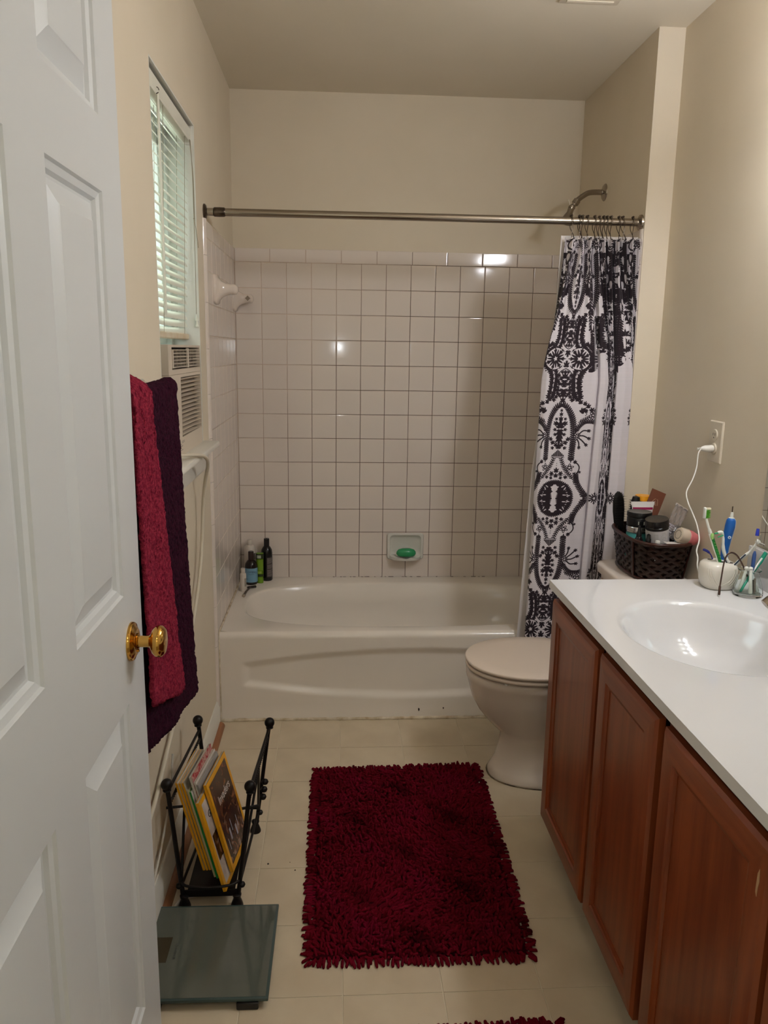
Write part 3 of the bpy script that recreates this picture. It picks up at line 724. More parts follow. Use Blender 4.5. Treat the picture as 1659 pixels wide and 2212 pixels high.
nz_ = 190; NSX = 420; ZT_, ZB_ = 1.797, .262
A = np.zeros((nz_, NSX, 3)); UV = np.zeros((nz_, NSX, 2))
for i in range(nz_):
    t = i/(nz_-1); s, x, y = curtain_surface(t, NSX); z = ZT_-(ZT_-ZB_)*t
    droop = .006*np.abs(np.sin(2*PI*s/.16))*math.exp(-t*30)
    A[i, :, 0] = x; A[i, :, 1] = y-.012; A[i, :, 2] = z-droop
    UV[i, :, 0] = (s-.17-UC0)/(UC1-UC0); UV[i, :, 1] = (z-VC0)/(VC1-VC0)
g = G().grid(A)
cur = thing('shower_curtain', 'white shower curtain with dark plum damask print, bunched at the right of the rod', 'shower curtain', (1.35, -.79, .262))
cl_ = obj('cloth', g, cm_, cur, 80)
uvl = cl_.data.uv_layers.new(name='UVMap'); li = np.zeros(len(cl_.data.loops), np.int32); cl_.data.loops.foreach_get('vertex_index', li)
uvl.data.foreach_set('uv', UV.reshape(-1, 2)[li].astype(np.float32).ravel())
sd_ = cl_.modifiers.new('thickness', 'SOLIDIFY'); sd_.thickness = .0006
for i, x in enumerate(hx):
    obj('grommet', G().tube([(x+.0045*math.cos(a), -.806 if False else -.7865+.0, 1.7915+.0045*math.sin(a)) for a in np.linspace(0, 2*PI, 12, endpoint=False)], .0012, 5, closed=True), steel_dk, cur, 60)
A = np.zeros((60, 90, 3))
for i in range(60):
    t = i/59; s = np.linspace(0, 1, 90)
    left = np.interp(t, [0, .15, .5, 1], [1.229, 1.224, 1.168, 1.134])
    A[i, :, 0] = left+(1.502-left)*s; A[i, :, 1] = np.interp(t, [0, .6, 1], [-.768, -.772, -.777])+.0035*np.sin(s*48)*np.clip(s*6, 0, 1)
    A[i, :, 2] = 1.806-t*(1.806-.17)
lin_ = tag(obj('curtain_liner', G().grid(A), liner_m, None, 80), 'plain white curtain liner edge showing left of the printed curtain', 'curtain liner')
md = lin_.modifiers.new('thickness', 'SOLIDIFY'); md.thickness = .0006

# ---------------------------------------------------------------- shower head
sh = thing('wall_shower', 'small chrome shower head on a bent arm high on the alcove wall', 'shower head', (XA, -.345, 2.035))
obj('flange', G().lathe([(.033, 0), (.032, .003), (.026, .007), (.012, .011), (.011, .014)], 28, align((XA, -.345, 2.032), (-1, 0, 0))), nickel, sh)
obj('arm', G().tube(spline([(XA-.004, -.345, 2.032), (1.475, -.345, 2.032), (1.445, -.348, 2.028), (1.418, -.353, 2.013), (1.396, -.358, 1.996)], 6), .0105, 14), nickel, sh, 60)
d = Vector((-.62, -.12, -.78)).normalized(); q0 = Vector((1.399, -.357, 1.998))
hd_ = obj('head', G().lathe([(.012, 0), (.0145, .002), (.0145, .018), (.010, .021), (.0095, .028), (.013, .032), (.013, .04), (.012, .044)], 22, align(q0, d)), nickel, sh)
d2 = Vector((-.30, -.1, -.95)).normalized(); q1 = q0+d*.040
obj('spray_bell', G().lathe([(.0105, 0), (.0125, .006), (.012, .018), (.018, .032), (.025, .052), (.0265, .058), (.026, .061), (.02, .060), (0, .058)], 24, align(q1, d2)), nickel, hd_)
obj('flow_lever', G().box(-.002, .002, -.001, .001, 0, .022, .0006, 1, align(q0+d*.030+Vector((-.012, 0, .004)), (-.3, 0, .95))), nickel, hd_)

# ================================================================== TOILET
TY = -1.172
toi = thing('toilet', 'almond white toilet between the bathtub and the vanity', 'toilet', (1.2, TY, 0))
def egg(xf, xb, hw, z, n=48, sq=2.2):
    out = []; cx_ = xf+(xb-xf)*.52
    for k in range(n):
        a = 2*PI*k/n; c, s_ = math.cos(a), math.sin(a)
        rx_ = (xb-cx_) if c > 0 else (cx_-xf)
        e = 2.6 if c > 0 else sq
        out.append((cx_+rx_*math.copysign(abs(c)**(2/e), c), TY+hw*math.copysign(abs(s_)**(2/sq), s_), z))
    return out
sec = [(.968, 1.40, .128, 0), (.968, 1.40, .130, .012), (.978, 1.39, .118, .03), (.992, 1.38, .104, .06), (1.003, 1.375, .099, .11), (1.007, 1.372, .101, .150), (.985, 1.372, .108, .170), (.952, 1.375, .126, .205), (.925, 1.38, .143, .24), (.904, 1.385, .158, .28), (.894, 1.388, .166, .315), (.886, 1.39, .171, .345), (.883, 1.39, .174, .352), (.882, 1.39, .175, .372), (.888, 1.39, .170, .378), (.93, 1.37, .13, .379)]
obj('bowl', G().loft([egg(*s_) for s_ in sec]), china, toi, 60)
obj('base_joint', G().tube([(p[0], p[1], .0012) for p in egg(.9655, 1.402, .1315, 0)], .0028, 6, closed=True), M('dirty_caulk', (74, 60, 46), .9, noise=(18, (150, 134, 110), 4)), toi, 60)
def slab(xf, xb, hw, z0, z1, b):
    return [egg(xf+b, xb-b, hw-b, z0, 64, 2.1), egg(xf, xb, hw, z0+b, 64, 2.1), egg(xf, xb, hw, z1-b, 64, 2.1), egg(xf+b*.4, xb-b*.4, hw-b*.4, z1-b*.3, 64, 2.1), egg(xf+b, xb-b, hw-b, z1, 64, 2.1)]
obj('seat', G().loft(slab(.880, 1.30, .181, .385, .399, .004)), seat_m, toi, 60)
obj('lid', G().loft(slab(.878, 1.31, .184, .4025, .4155, .004)+[egg(.93, 1.27, .14, .417, 64, 2.1)]), seat_m, toi, 60)
for y in (TY-.075, TY+.075): obj('hinge', G().box(1.30, 1.33, y-.02, y+.02, .378, .414, .005, 2), seat_m, toi)
for y in (TY-.10, TY+.06): obj('bumper', G().box(.90, .92, y-.008, y+.008, .379, .383, .001), white_pl, toi) if False else None
obj('seat_bumper', G().lathe([(.006, 0), (.006, .006), (.0, .0068)], 10, Matrix.Translation((.985, TY-.145, .378))), white_pl, toi)
def rrect(x0, x1, y0, y1, rf, rb, z, n=8):
    out = []
    for cx_, cy_, r, a0 in ((x1-rb, y1-rb, rb, 0), (x0+rf, y1-rf, rf, PI/2), (x0+rf, y0+rf, rf, PI), (x1-rb, y0+rb, rb, 1.5*PI)):
        for k in range(n): a = a0+PI/2*k/(n-1); out.append((cx_+r*math.cos(a), cy_+r*math.sin(a), z))
    return out
ty0, ty1 = -1.408, -.938
obj('tank', G().loft([rrect(1.395, 1.585, ty0+.03, ty1-.03, .05, .02, .375), rrect(1.385, 1.588, ty0+.018, ty1-.018, .055, .02, .42), rrect(1.376, 1.59, ty0+.012, ty1-.012, .055, .02, .652)]), china, toi, 50)
obj('tank_lid', G().loft([rrect(1.372, 1.590, ty0+.008, ty1-.008, .055, .02, .653), rrect(1.364, 1.593, ty0, ty1, .06, .02, .658), rrect(1.362, 1.594, ty0-.001, ty1+.001, .06, .02, .680), rrect(1.366, 1.592, ty0+.004, ty1-.004, .058, .02, .687), rrect(1.376, 1.588, ty0+.014, ty1-.014, .05, .015, .690)]), china, toi, 50)
hl = obj('flush_handle', G().lathe([(.012, 0), (.014, .004), (.014, .010), (.009, .013), (0, .014)], 18, align((1.377, -1.02, .628), (-1, 0, 0))), chrome, toi)
obj('lever', G().tube(spline([(1.366, -1.02, .628), (1.357, -1.035, .627), (1.354, -1.065, .622), (1.354, -1.095, .618)], 5), [.006]*6+[.0075]*6+[.009]*3+[.007], 12, flat=1.), chrome, hl, 60)

# ================================================================== VANITY
VX0, VX1, VY0, VY1 = 1.062, XR-.004, -3.06, -1.572
van = thing('vanity_cabinet', 'reddish oak vanity cabinet along the right wall', 'cabinet', ((VX0+VX1)/2, -2.3, 0))
g = G(); g.box(VX0+.018, VX1, VY1-.016, VY1, .09, .771); g.box(VX0+.018, VX1, VY0, VY0+.016, .09, .771); g.box(VX1-.008, VX1, VY0+.016, VY1-.016, .09, .771); g.box(VX0+.018, VX1-.008, VY0+.016, VY1-.016, .09, .106); g.box(VX0+.075, VX0+.09, VY0, VY1, 0, .09); g.box(VX0+.09, VX1, VY1-.016, VY1, 0, .09)
obj('carcass', g, oak_d, van, 0)
g = G(); g.box(VX0, VX0+.018, VY0, VY1, .745, .7715); g.box(VX0, VX0+.018, VY0, VY1, .09, .115)
for y in (-1.572-.02, -1.975-.0, -2.33, -2.72): g.box(VX0, VX0+.018, y-.02, y+.02, .115, .745)
obj('face_frame', g, oak_d, van, 0)
dy = [(-1.566, -1.944), (-1.967, -2.292), (-2.322, -2.690), (-2.705, -3.03)]
for i, (ya, yb) in enumerate(dy):
    y1, y0 = ya, yb; z0, z1 = .084, .742; x0, x1 = 1.043, 1.0615; sw = .062
    d_ = obj('door', G().box(x0+.008, x1, y0+sw-.006, y1-sw+.006, z0+sw-.006, z1-sw+.006, .001), oak, van, 0)
    def rail(poly_out, horiz, mat):
        g = G(); g.add(poly_out, [(0, 1, 2, 3), (4, 5, 6, 7)[::-1], (0, 4, 5, 1), (1, 5, 6, 2), (2, 6, 7, 3), (3, 7, 4, 0)]); return g
    b = .010
    def member(c0, c1, c2, c3):
        # c0-c1 outer edge, c3-c2 inner edge, mitred; front face sits proud with a bevelled outer lip and inner step
        out = []
        def P3(p, x): return (x, p[0], p[1])
        def mix(a, bb, t): return (a[0]+(bb[0]-a[0])*t, a[1]+(bb[1]-a[1])*t)
        prof_ = [(0, x1), (0, x0+.006), (.12, x0+.0005), (.2, x0), (.80, x0), (.86, x0+.0035), (1.0, x0+.006), (1.0, x1)]
        r0 = [P3(mix(c0, c3, t), x) for t, x in prof_]; r1 = [P3(mix(c1, c2, t), x) for t, x in prof_]
        return G().loft([r0, r1])
    O = [(y0, z0), (y1, z0), (y1, z1), (y0, z1)]; I = [(y0+sw, z0+sw), (y1-sw, z0+sw), (y1-sw, z1-sw), (y0+sw, z1-sw)]
    for k in range(4):
        a, b2 = O[k], O[(k+1) % 4]; c, e = I[(k+1) % 4], I[k]
        obj('rail' if k in (0, 2) else 'stile', member(a, b2, c, e), oak_h if k in (0, 2) else oak, d_, 20)
obj('scratch', G().prism([(-2.668, .655), (-2.664, .66), (-2.665, .69), (-2.669, .70), (-2.671, .68), (-2.669, .67)], 0, 1.0425, 1.0435), M('bare_wood', (186, 150, 112), .7), van, 0, label='pale scratch on the third cabinet door')

CZ = .795; CX0, CX1, CY0, CY1 = 1.034, XR-.001, -3.075, -1.560
SCX, SCY, SA, SB = 1.287, -1.985, .187, .234
top_ = thing('worktop', 'white cultured marble vanity top with a moulded oval sink', 'countertop', (SCX, SCY, .772))
def ell(a, b, z, N=96): return [(SCX+a*math.cos(2*PI*k/N), SCY+b*math.sin(2*PI*k/N), z) for k in range(N)]
inn = ell(SA, SB, CZ); out = []
angs = []
for p in inn:
    dx, dy_ = p[0]-SCX, p[1]-SCY
    tx = ((CX1-SCX) if dx > 0 else (CX0-SCX))/dx if abs(dx) > 1e-6 else 1e9
    tyy = ((CY1-SCY) if dy_ > 0 else (-2.45-SCY))/dy_ if abs(dy_) > 1e-6 else 1e9
    t = min(tx, tyy); out.append([SCX+dx*t, SCY+dy_*t, CZ])
for cx_, cy_ in ((CX0, CY1), (CX1, CY1), (CX0, -2.45), (CX1, -2.45)):
    k = min(range(96), key=lambda k: (out[k][0]-cx_)**2+(out[k][1]-cy_)**2); out[k] = [cx_, cy_, CZ]
g = G().loft([out, ell(SA+.012, SB+.012, CZ), ell(SA+.005, SB+.005, CZ-.0012), ell(SA, SB, CZ-.004), ell(SA-.006, SB-.007, CZ-.012), ell(SA-.02, SB-.024, CZ-.04), ell(SA-.045, SB-.055, CZ-.085), ell(SA-.085, SB-.11, CZ-.118), ell(SA-.125, SB-.165, CZ-.132), ell(.03, .03, CZ-.136)], False, True)
obj('sink_top', g, marble, top_, 60)
g = G(); g.box(CX0, CX1, CY0, -2.45, CZ-.022, CZ)
obj('deck', g, marble, top_, 0)
g = G()
g.prism([(CX0, CZ-.022), (CX0, CZ-.0004), (CX0+.004, CZ-.0004), (CX0+.02, CZ-.006), (CX0+.02, CZ-.022)], 1, -2.45, CY1)
obj('front_edge', g, marble, top_, 0)
obj('end_edge', G().box(CX0+.02, CX1, CY1-.02, CY1, CZ-.022, CZ-.0006), marble, top_, 0)
obj('backsplash', G().box(XR-.0205, XR-.001, CY0, CY1-.012, CZ-.001, .896, .003, 2), marble, top_)
obj('drain', G().lathe([(0, .003), (.016, .003), (.021, .001), (.022, -.002)], 20, Matrix.Translation((SCX, SCY, CZ-.1345))), chrome, top_)
obj('overflow', G().box(-.008, .008, -.0025, .0025, -.001, .001, .001, 1, align((SCX+SA-.028, SCY, CZ-.052), (-.8, 0, .6))), M('overflow_shadow', (90, 86, 80), .5), top_)
fa = thing('faucet', 'chrome centerset faucet behind the sink, cut off by the frame edge', 'faucet', (1.515, SCY, CZ))
obj('base_plate', G().loft([sup(1.515, SCY, .028, .088, 3, CZ+.0005, 40), sup(1.515, SCY, .028, .088, 3, CZ+.014, 40), sup(1.515, SCY, .022, .080, 3, CZ+.022, 40)]), nickel, fa, 50)
obj('spout', G().tube(spline([(1.515, SCY, CZ+.02), (1.51, SCY, CZ+.06), (1.48, SCY, CZ+.085), (1.43, SCY, CZ+.082), (1.405, SCY, CZ+.066)], 6), [.018]*10+[.014]*10+[.012]*5, 14), nickel, fa, 60)
for s_ in (1, -1):
    h_ = obj('handle', G().lathe([(.019, 0), (.018, .02), (.015, .03), (.0, .032)], 18, Matrix.Translation((1.515, SCY+s_*.052, CZ+.02))), nickel, fa)
    obj('lever', G().loft([[(1.52+a*.9-.03*t, SCY+s_*(.052+.055*t)+b, CZ+.050+c-.014*t) for a, b, c in ((-.012, 0, -.004), (.012, 0, -.004), (.010, 0, .005), (-.010, 0, .005))] for t in (0, .5, 1)]), nickel, h_, 30)
# mirror over the backsplash
mi = thing('wall_mirror', 'large frameless mirror on the right wall above the vanity', 'mirror', (XR, -2.3, .905))
obj('glass', G().box(XR-.0065, XR-.0006, -3.05, -1.597, .9035, 1.90, .0012), mirror_m, mi, 0)
for y in (-1.75, -2.8): obj('clip', G().box(XR-.009, XR-.0006, y-.01, y+.01, .897, .912, .001), chrome, mi)

# outlet and plug-in cord
ou = thing('wall_outlet', 'ivory duplex outlet on the right wall beyond the mirror', 'outlet', (XR, -1.290, 1.148))
g = G(); OY, OZ = -1.290, 1.148
def pl(w, h, x): return [(x, OY-w, OZ-h), (x, OY+w, OZ-h), (x, OY+w, OZ+h), (x, OY-w, OZ+h)]
g.loft([pl(.041, .0625, XR-.0005), pl(.041, .0625, XR-.004), pl(.038, .0595, XR-.0065)])
obj('cover_plate', g, ivory_pl, ou, 30)
for dz in (.021, -.021):
    s_ = obj('socket', G().lathe([(.0170, 0), (.0168, .0035), (.0155, .0045), (0, .0045)], 26, align((XR-.0060, OY, OZ+dz), (-1, 0, 0))), ivory_pl, ou)
    for dy_ in (-.006, .006): obj('slot', G().box(XR-.0110, XR-.0100, OY+dy_-.001, OY+dy_+.001, OZ+dz-.002, OZ+dz+.006), black_pl, s_, 0)
    obj('slot', G().lathe([(.0022, 0), (.0022, .0008)], 10, align((XR-.0102, OY, OZ+dz-.008), (-1, 0, 0))), black_pl, s_)
obj('screw', G().lathe([(.003, 0), (.0028, .001), (0, .0014)], 12, align((XR-.0064, OY, OZ), (-1, 0, 0))), ivory_pl, ou)
ch = thing('charger_cord', 'white cord plugged into the outlet and trailing behind the toothbrush holder', 'cord', (1.55, -1.3, .8))
PZ_ = OZ-.021
obj('plug', G().loft([[(x, OY+h*math.cos(2*PI*k/16)*1.0, PZ_+v_*math.sin(2*PI*k/16)) for k in range(16)] for x, h, v_ in ((XR-.0108, .011, .010), (XR-.014, .0125, .0115), (XR-.034, .011, .010), (XR-.045, .006, .006), (XR-.047, .0035, .0035))]), white_pl, ch, 40)
for k in range(4): obj('strain_ring', G().lathe([(.0036, -.001), (.0042, 0), (.0036, .001)], 12, align((XR-.048-k*.0032, OY, PZ_-.0004*k), (-1, 0, -.1))), white_pl, ch)
obj('wire', G().tube(spline([(XR-.046, OY, PZ_), (1.542, -1.30, 1.112), (1.536, -1.31, 1.072), (1.518, -1.33, 1.039), (1.489, -1.36, 1.006), (1.487, -1.38, .978), (1.491, -1.41, .949), (1.488, -1.45, .923), (1.474, -1.50, .894), (1.455, -1.53, .870), (1.446, -1.56, .856), (1.440, -1.575, .835), (1.452, -1.578, .805), (1.478, -1.57, .7972), (1.52, -1.575, .7972)], 7), .0021, 7), white_pl, ch, 60)

# ================================================================== BASKET ON THE TANK
BX, BY, BZ0, BZ1 = 1.495, -1.110, .6905, .822
bk = thing('wicker_basket', 'dark brown woven basket of toiletries on the toilet tank', 'basket', (BX, BY, BZ0))
def bs(th, h, off=0.):
    f = (h-BZ0)/(BZ1-BZ0); rx_, ry_ = .080+.017*f+off, .140+.027*f+off; e = 3.0
    c, s_ = math.cos(th), math.sin(th)
    return (BX+rx_*math.copysign(abs(c)**(2/e), c), BY+ry_*math.copysign(abs(s_)**(2/e), s_), h)
# even arc-length parameter
ths = np.linspace(0, 2*PI, 721); pp = np.array([bs(t, .76) for t in ths]); dd = np.concatenate([[0], np.cumsum(np.linalg.norm(np.diff(pp, axis=0), axis=1))]); PER = dd[-1]
def th_at(q): return float(np.interp(q % 1.0, dd/PER, ths))
obj('shell', G().loft([[bs(t, BZ0+.002, -.006) for t in ths[:-1:12]], [bs(t, BZ1-.004, -.006) for t in ths[:-1:12]], [bs(t, BZ1-.004, -.009) for t in ths[:-1:12]], [bs(t, BZ0+.006, -.009) for t in ths[:-1:12]]]), wick_m, bk, 60)
NSTR = 21
for sgn in (1, -1):
    for k in range(NSTR):
        rows = []
        for q in range(11):
            h = BZ0+.004+(BZ1-BZ0-.010)*q/10
            u0 = k/NSTR+sgn*.235*q/10
            off = .0010+.0020*sgn*math.sin((q/10*.235*2*NSTR+.5)*PI)
            rows.append([bs(th_at(u0-.0125), h, off-.0006), bs(th_at(u0), h, off+.0008), bs(th_at(u0+.0125), h, off-.0006)])
        obj('weave_strip', G().grid(rows), wick_m, bk, 60)
for h, r_ in ((BZ1-.002, .0062), (BZ0+.006, .0052)):
    obj('rim' if h > .8 else 'base_band', G().tube([bs(th_at(k/64), h, .002) for k in range(64)], r_, 8, closed=True), M('basket_rim', (56, 26, 18), .3), bk, 60)
for q in (.60, .86): obj('post', G().tube([bs(th_at(q), BZ0+.004, .004), bs(th_at(q), BZ1-.004, .004)], .006, 6, flat=.5), MATS['basket_rim'], bk)
GRP = 'toiletries in the wicker basket'
def jar(name, label, loc, r, h, lidh, body, lidm, tilt=(0, 0), cat='jar', labelm=None, lab=(.2, .8), n=32):
    t = thing(name, label, cat, loc, GRP); Mx = Matrix.Translation(loc) @ Matrix.Rotation(tilt[0], 4, 'X') @ Matrix.Rotation(tilt[1], 4, 'Y')
    bh = h-lidh
    obj('jar_body', G().lathe([(0, 0), (r*.9, 0), (r*.97, .003), (r*.97, bh-.005), (r*.9, bh), (r*.85, bh+.002), (0, bh+.002)], n, Mx), body, t)
    obj('lid', G().lathe([(r*.9, bh), (r, bh+.001), (r, h-.003), (r*.96, h), (r*.8, h-.001), (0, h-.001)], n, Mx), lidm, t)
    if labelm:
        A = [[(r*.978*math.cos(a), r*.978*math.sin(a), bh*z) for z in lab] for a in np.linspace(PI*.9, PI*1.95, 20)]
        obj('paper_label', G().grid(A, Mx), labelm, t, 60)
    return t, Mx
def bits(name, parent, Mx, r, items, mat):
    """small print marks wrapped on a round jar: (angle, z, width, height)"""
    g = G()
    for a, z, w, h in items:
        da = w/r/2; g.grid([[(r*math.cos(a-da), r*math.sin(a-da), z-h/2), (r*math.cos(a-da), r*math.sin(a-da), z+h/2)], [(r*math.cos(a+da), r*math.sin(a+da), z-h/2), (r*math.cos(a+da), r*math.sin(a+da), z+h/2)]], Mx)
    obj(name, g, mat, parent, 0)
silver = M('silver_lid', (190, 190, 190), .25, 1.); teal = M('teal_jar', (70, 150, 146), .3); grey_p = M('grey_print', (150, 148, 140), .6)
t, Mx = jar('cream_jar', 'teal jar with a ridged silver lid under the black jar in the basket', (1.450, -1.115, .745), .040, .104, .020, teal, silver)
obj('lid_ridge', G().lathe([(.0395, .090), (.0408, .0915), (.0395, .093)], 32, Mx), silver, t)
t, Mx = jar('cream_jar', 'black jar with a barcode label, topmost in the basket beside the hairbrush', (1.450, -1.113, .8495), .040, .047, .016, black_pl, black_pl)
bits('barcode_label', t, Mx, .0394, [(4.55, .014, .021, .011)], M('barcode_paper', (150, 150, 138), .6))
bits('barcode_line', t, Mx, .0397, [(4.42+.028*k, .014, .0004+.0005*(k % 3), .008) for k in range(10)], black_pl)
bits('print', t, Mx, .0394, [(5.35+.06*math.cos(k), .016+.006*math.sin(k), .002, .0012) for k in range(14)], grey_p)
t, Mx = jar('cream_jar', 'black jar with a large white paper label, tilted at the basket front', (1.486, -1.194, .800), .037, .092, .026, black_pl, M('black_lid', (26, 22, 22), .25), (math.radians(6), math.radians(-9)), labelm=M('white_label', (196, 192, 192), .6), lab=(.12, .92))
obj('lid_ring', G().lathe([(.0365, .0675), (.0381, .0695), (.0365, .0715)], 32, Mx), MATS['black_lid'], t)
bits('label_print', t, Mx, .0368, [(4.95+.03*(k % 2), .052-.0045*k, .012+.004*(k % 3), .0008) for k in range(5)]+[(4.25, .050-.003*k, .014, .0006) for k in range(9)], grey_p)
bits('label_print', t, Mx, .0368, [(5.15, .020, .005, .005), (5.22, .022, .003, .003), (4.85, .010, .03, .0014)], black_pl)
t, Mx = jar('ointment_jar', 'bright orange jar standing behind the white tube', (1.513, -.973, .845), .0265, .080, .026, M('orange_jar', (226, 146, 20), .35), M('orange_lid', (236, 160, 26), .35))
t, Mx = jar('face_cream_jar', 'small navy blue jar between the labelled jar and the clear packet', (1.532, -1.112, .775), .021, .078, .014, M('navy', (38, 34, 78), .3), M('navy_lid', (50, 46, 92), .3))
t, Mx = jar('lotion_jar', 'pale blue cap of a bottle by the right wall end of the basket', (1.568, -1.178, .765), .020, .082, .03, M('pale_blue', (120, 150, 160), .35), M('pale_blue_lid', (112, 146, 160), .3))
tb = thing('lotion_tube', 'white squeeze tube with a magenta band and dark red squares', 'tube', (1.487, -1.095, .79), GRP)
Mt = Matrix.Translation((1.489, -1.050, .757)) @ Matrix.Rotation(math.radians(-5), 4, 'X')
rg = []
for z, hw, hd in ((0, .014, .014), (.03, .022, .018), (.08, .029, .013), (.125, .035, .006), (.146, .039, .0018), (.147, .041, .0016), (.158, .041, .0014)):
    rg.append([(hw*math.cos(2*PI*k/24), hd*math.sin(2*PI*k/24), z) for k in range(24)])
obj('tube_body', G().loft(rg, mat=Mt), M('tube_white', (232, 226, 222), .35), tb, 50)
def front(z, hwm): # front surface depth of the tube at height z
    return -np.interp(z, [0, .03, .08, .125, .146, .158], [.014, .018, .013, .006, .0018, .0014])-.0006
g = G(); A = [[(x, front(z, 0)*math.sqrt(max(0, 1-(x/.0365)**2))-.0005, z) for z in (.131, .139)] for x in np.linspace(-.0345, .0345, 9)]
g.grid(A, Mt); obj('band', g, M('magenta', (150, 20, 78), .4), tb, 0)
g = G()
for (x, z) in ((.003, .124), (.011, .124), (-.004, .117), (.004, .117), (-.004, .108), (.009, .108), (.003, .101)):
    A = [[(x+d, front(z+e, 0)-.0006, z+e) for e in (-.0028, .0028)] for d in (-.0028, .0028)]; g.grid(A, Mt)
obj('square_print', g, M('dark_red_print', (120, 34, 50), .5), tb, 0)
sc_ = thing('sachet', 'brown paper sachet sticking up behind the white tube', 'sachet', (1.522, -1.058, .80), GRP)
Ms = Matrix.Translation((1.532, -1.015, .885)) @ Matrix.Rotation(math.radians(22), 4, 'Y') @ Matrix.Rotation(math.radians(-10), 4, 'X')
g = G(); g.box(-.027, .027, -.0012, .0012, -.07, .066, .0008, 1, Ms); obj('packet', g, M('brown_sachet', (112, 64, 44), .5), sc_)
g = G(); g.tube([(-.016, -.0016, .014), (-.004, -.0016, .036), (.006, -.0016, .036), (.012, -.0016, .016)], .0008, 5, Ms); g.tube([(-.010, -.0016, .014), (0, -.0016, .030), (.007, -.0016, .014)], .0007, 5, Ms)
obj('leaf_print', g, M('sachet_print', (196, 160, 130), .6), sc_)
cp = thing('clear_packet', 'crinkled clear plastic packet leaning on the right wall', 'packet', (1.552, -1.155, .80), GRP)
Mp = Matrix.Translation((1.553, -1.150, .868)) @ Matrix.Rotation(math.radians(30), 4, 'Y') @ Matrix.Rotation(math.radians(-14), 4, 'X')
A = [[((q/8-.5)*.046, -.004+.004*math.sin(q*2.1+p*1.3)+.002*math.sin(p*2.7), (p/8-.5)*.11) for p in range(9)] for q in range(9)]
pk = obj('film', G().grid(A, Mp), clear_pl, cp, 20); md = pk.modifiers.new('t', 'SOLIDIFY'); md.thickness = .003
obj('seal_strip', G().box(-.024, .024, -.003, .002, .050, .060, .001, 1, Mp), M('packet_seal', (196, 184, 176), .2), cp)
g = G()
for k in range(4): g.box(-.022, .004, -.0085, -.0075, -.040+.008*k, -.036+.008*k, 0, 1, Mp)
obj('stripe_print', g, M('packet_print', (190, 182, 190), .5), cp, 0)
bx = tag(obj('black_box', G().box(1.554, 1.584, -1.140, -1.105, .775, .850, .002), black_pl, None), 'small matt black box below the clear packet', 'box', GRP)
for i, (x, y, z, lab) in enumerate(((1.424, -1.188, .770, 'small dark dropper bottle with a pointed tip, left of its pair at the basket front'), (1.442, -1.222, .758, 'small dark dropper bottle with a rounded cap, right of its pair at the basket front'))):
    t = thing('dropper_bottle', lab, 'bottle', (x, y, z), GRP)
    obj('bottle_body', G().lathe([(0, 0), (.0125, 0), (.0135, .003), (.0135, .048), (.010, .056), (.0075, .060)], 22, Matrix.Translation((x, y, z))), M('dark_amber', (20, 15, 16), .2), t)
    obj('dropper_cap', G().lathe([(.0085, .058), (.0085, .070), (.0065, .073), (.0035 if i == 0 else .006, .092 if i == 0 else .084), (0, .095 if i == 0 else .088)], 18, Matrix.Translation((x, y, z))), black_pl, t)
t = thing('mini_bottle', 'tiny white capped bottle just peeking over the basket rim', 'bottle', (1.462, -1.248, .765), GRP)
obj('bottle_body', G().lathe([(0, 0), (.010, 0), (.010, .045), (.006, .05)], 18, Matrix.Translation((1.462, -1.248, .765))), white_pl, t)
obj('cap', G().lathe([(.0072, .048), (.0074, .062), (.0066, .064), (0, .064)], 18, Matrix.Translation((1.462, -1.248, .765))), white_pl, t)
tag(obj('white_card', G().box(1.485, 1.552, -1.272, -1.238, .8215, .8235, .0006, 1), M('card_white', (214, 206, 200), .5), None), 'white card lying under the pink bottle at the basket edge', 'card', GRP)
ro = thing('pink_bottle', 'pink bottle with a frosted round cap lying on its side in the basket', 'bottle', (1.55, -1.215, .835), GRP)
Mr = align((1.524, -1.252, .851), (.92, .20, -.30))
obj('cap', G().lathe([(.0, .0015), (.017, .0), (.022, .002), (.0245, .007), (.0245, .030), (.022, .033)], 30, Mr), M('frosted_cap', (206, 190, 170), .4), ro)
obj('bottle_body', G().lathe([(.0225, .032), (.0245, .034), (.0235, .05), (.019, .066), (.010, .074), (0, .075)], 30, Mr), M('pink_plastic', (214, 120, 124), .35), ro)
g = G()
for k in range(16):
    a = 2*PI*k/16+.1; g.box(-.0008, .0008, -.0013, .0013, -.0003, .0003, 0, 1, Mr @ Matrix.Translation((.0145*math.cos(a), .0145*math.sin(a), .0002)) @ Matrix.Rotation(a, 4, 'Z'))
g.tube([(.0125*math.cos(a), .0125*math.sin(a), .0003) for a in np.linspace(0, 2*PI, 24, endpoint=False)], .0004, 4, Mr, closed=True)
obj('cap_print', g, M('cap_ink', (60, 56, 50), .6), ro, 0)
# brushes
def bristle_set(g, pts, dirs, ln, r):
    for p, d_ in zip(pts, dirs):
        p = Vector(p); d_ = Vector(d_).normalized(); l_ = ln*random.uniform(.85, 1.1)
        a = d_.orthogonal().normalized(); b_ = d_.cross(a)
        g.add([tuple(p+a*r), tuple(p-a*r*.5+b_*r*.87), tuple(p-a*r*.5-b_*r*.87), tuple(p+d_*l_)], [(0, 1, 3), (1, 2, 3), (2, 0, 3)])
hb = thing('paddle_hairbrush', 'black paddle hairbrush upright at the far left end of the basket', 'hairbrush', (1.432, -.985, .72), GRP)
Mh = Matrix.Translation((1.437, -.972, .80)) @ Matrix.Rotation(math.radians(-5), 4, 'Y')
obj('paddle', G().loft([[(x*math.cos(a), .007*math.sin(a), z) for a in np.linspace(0, 2*PI, 20, endpoint=False)] for x, z in ((.008, -.09), (.009, -.03), (.012, .0), (.018, .03), (.021, .07), (.020, .105), (.013, .130), (.004, .138))], mat=Mh), black_pl, hb, 50)
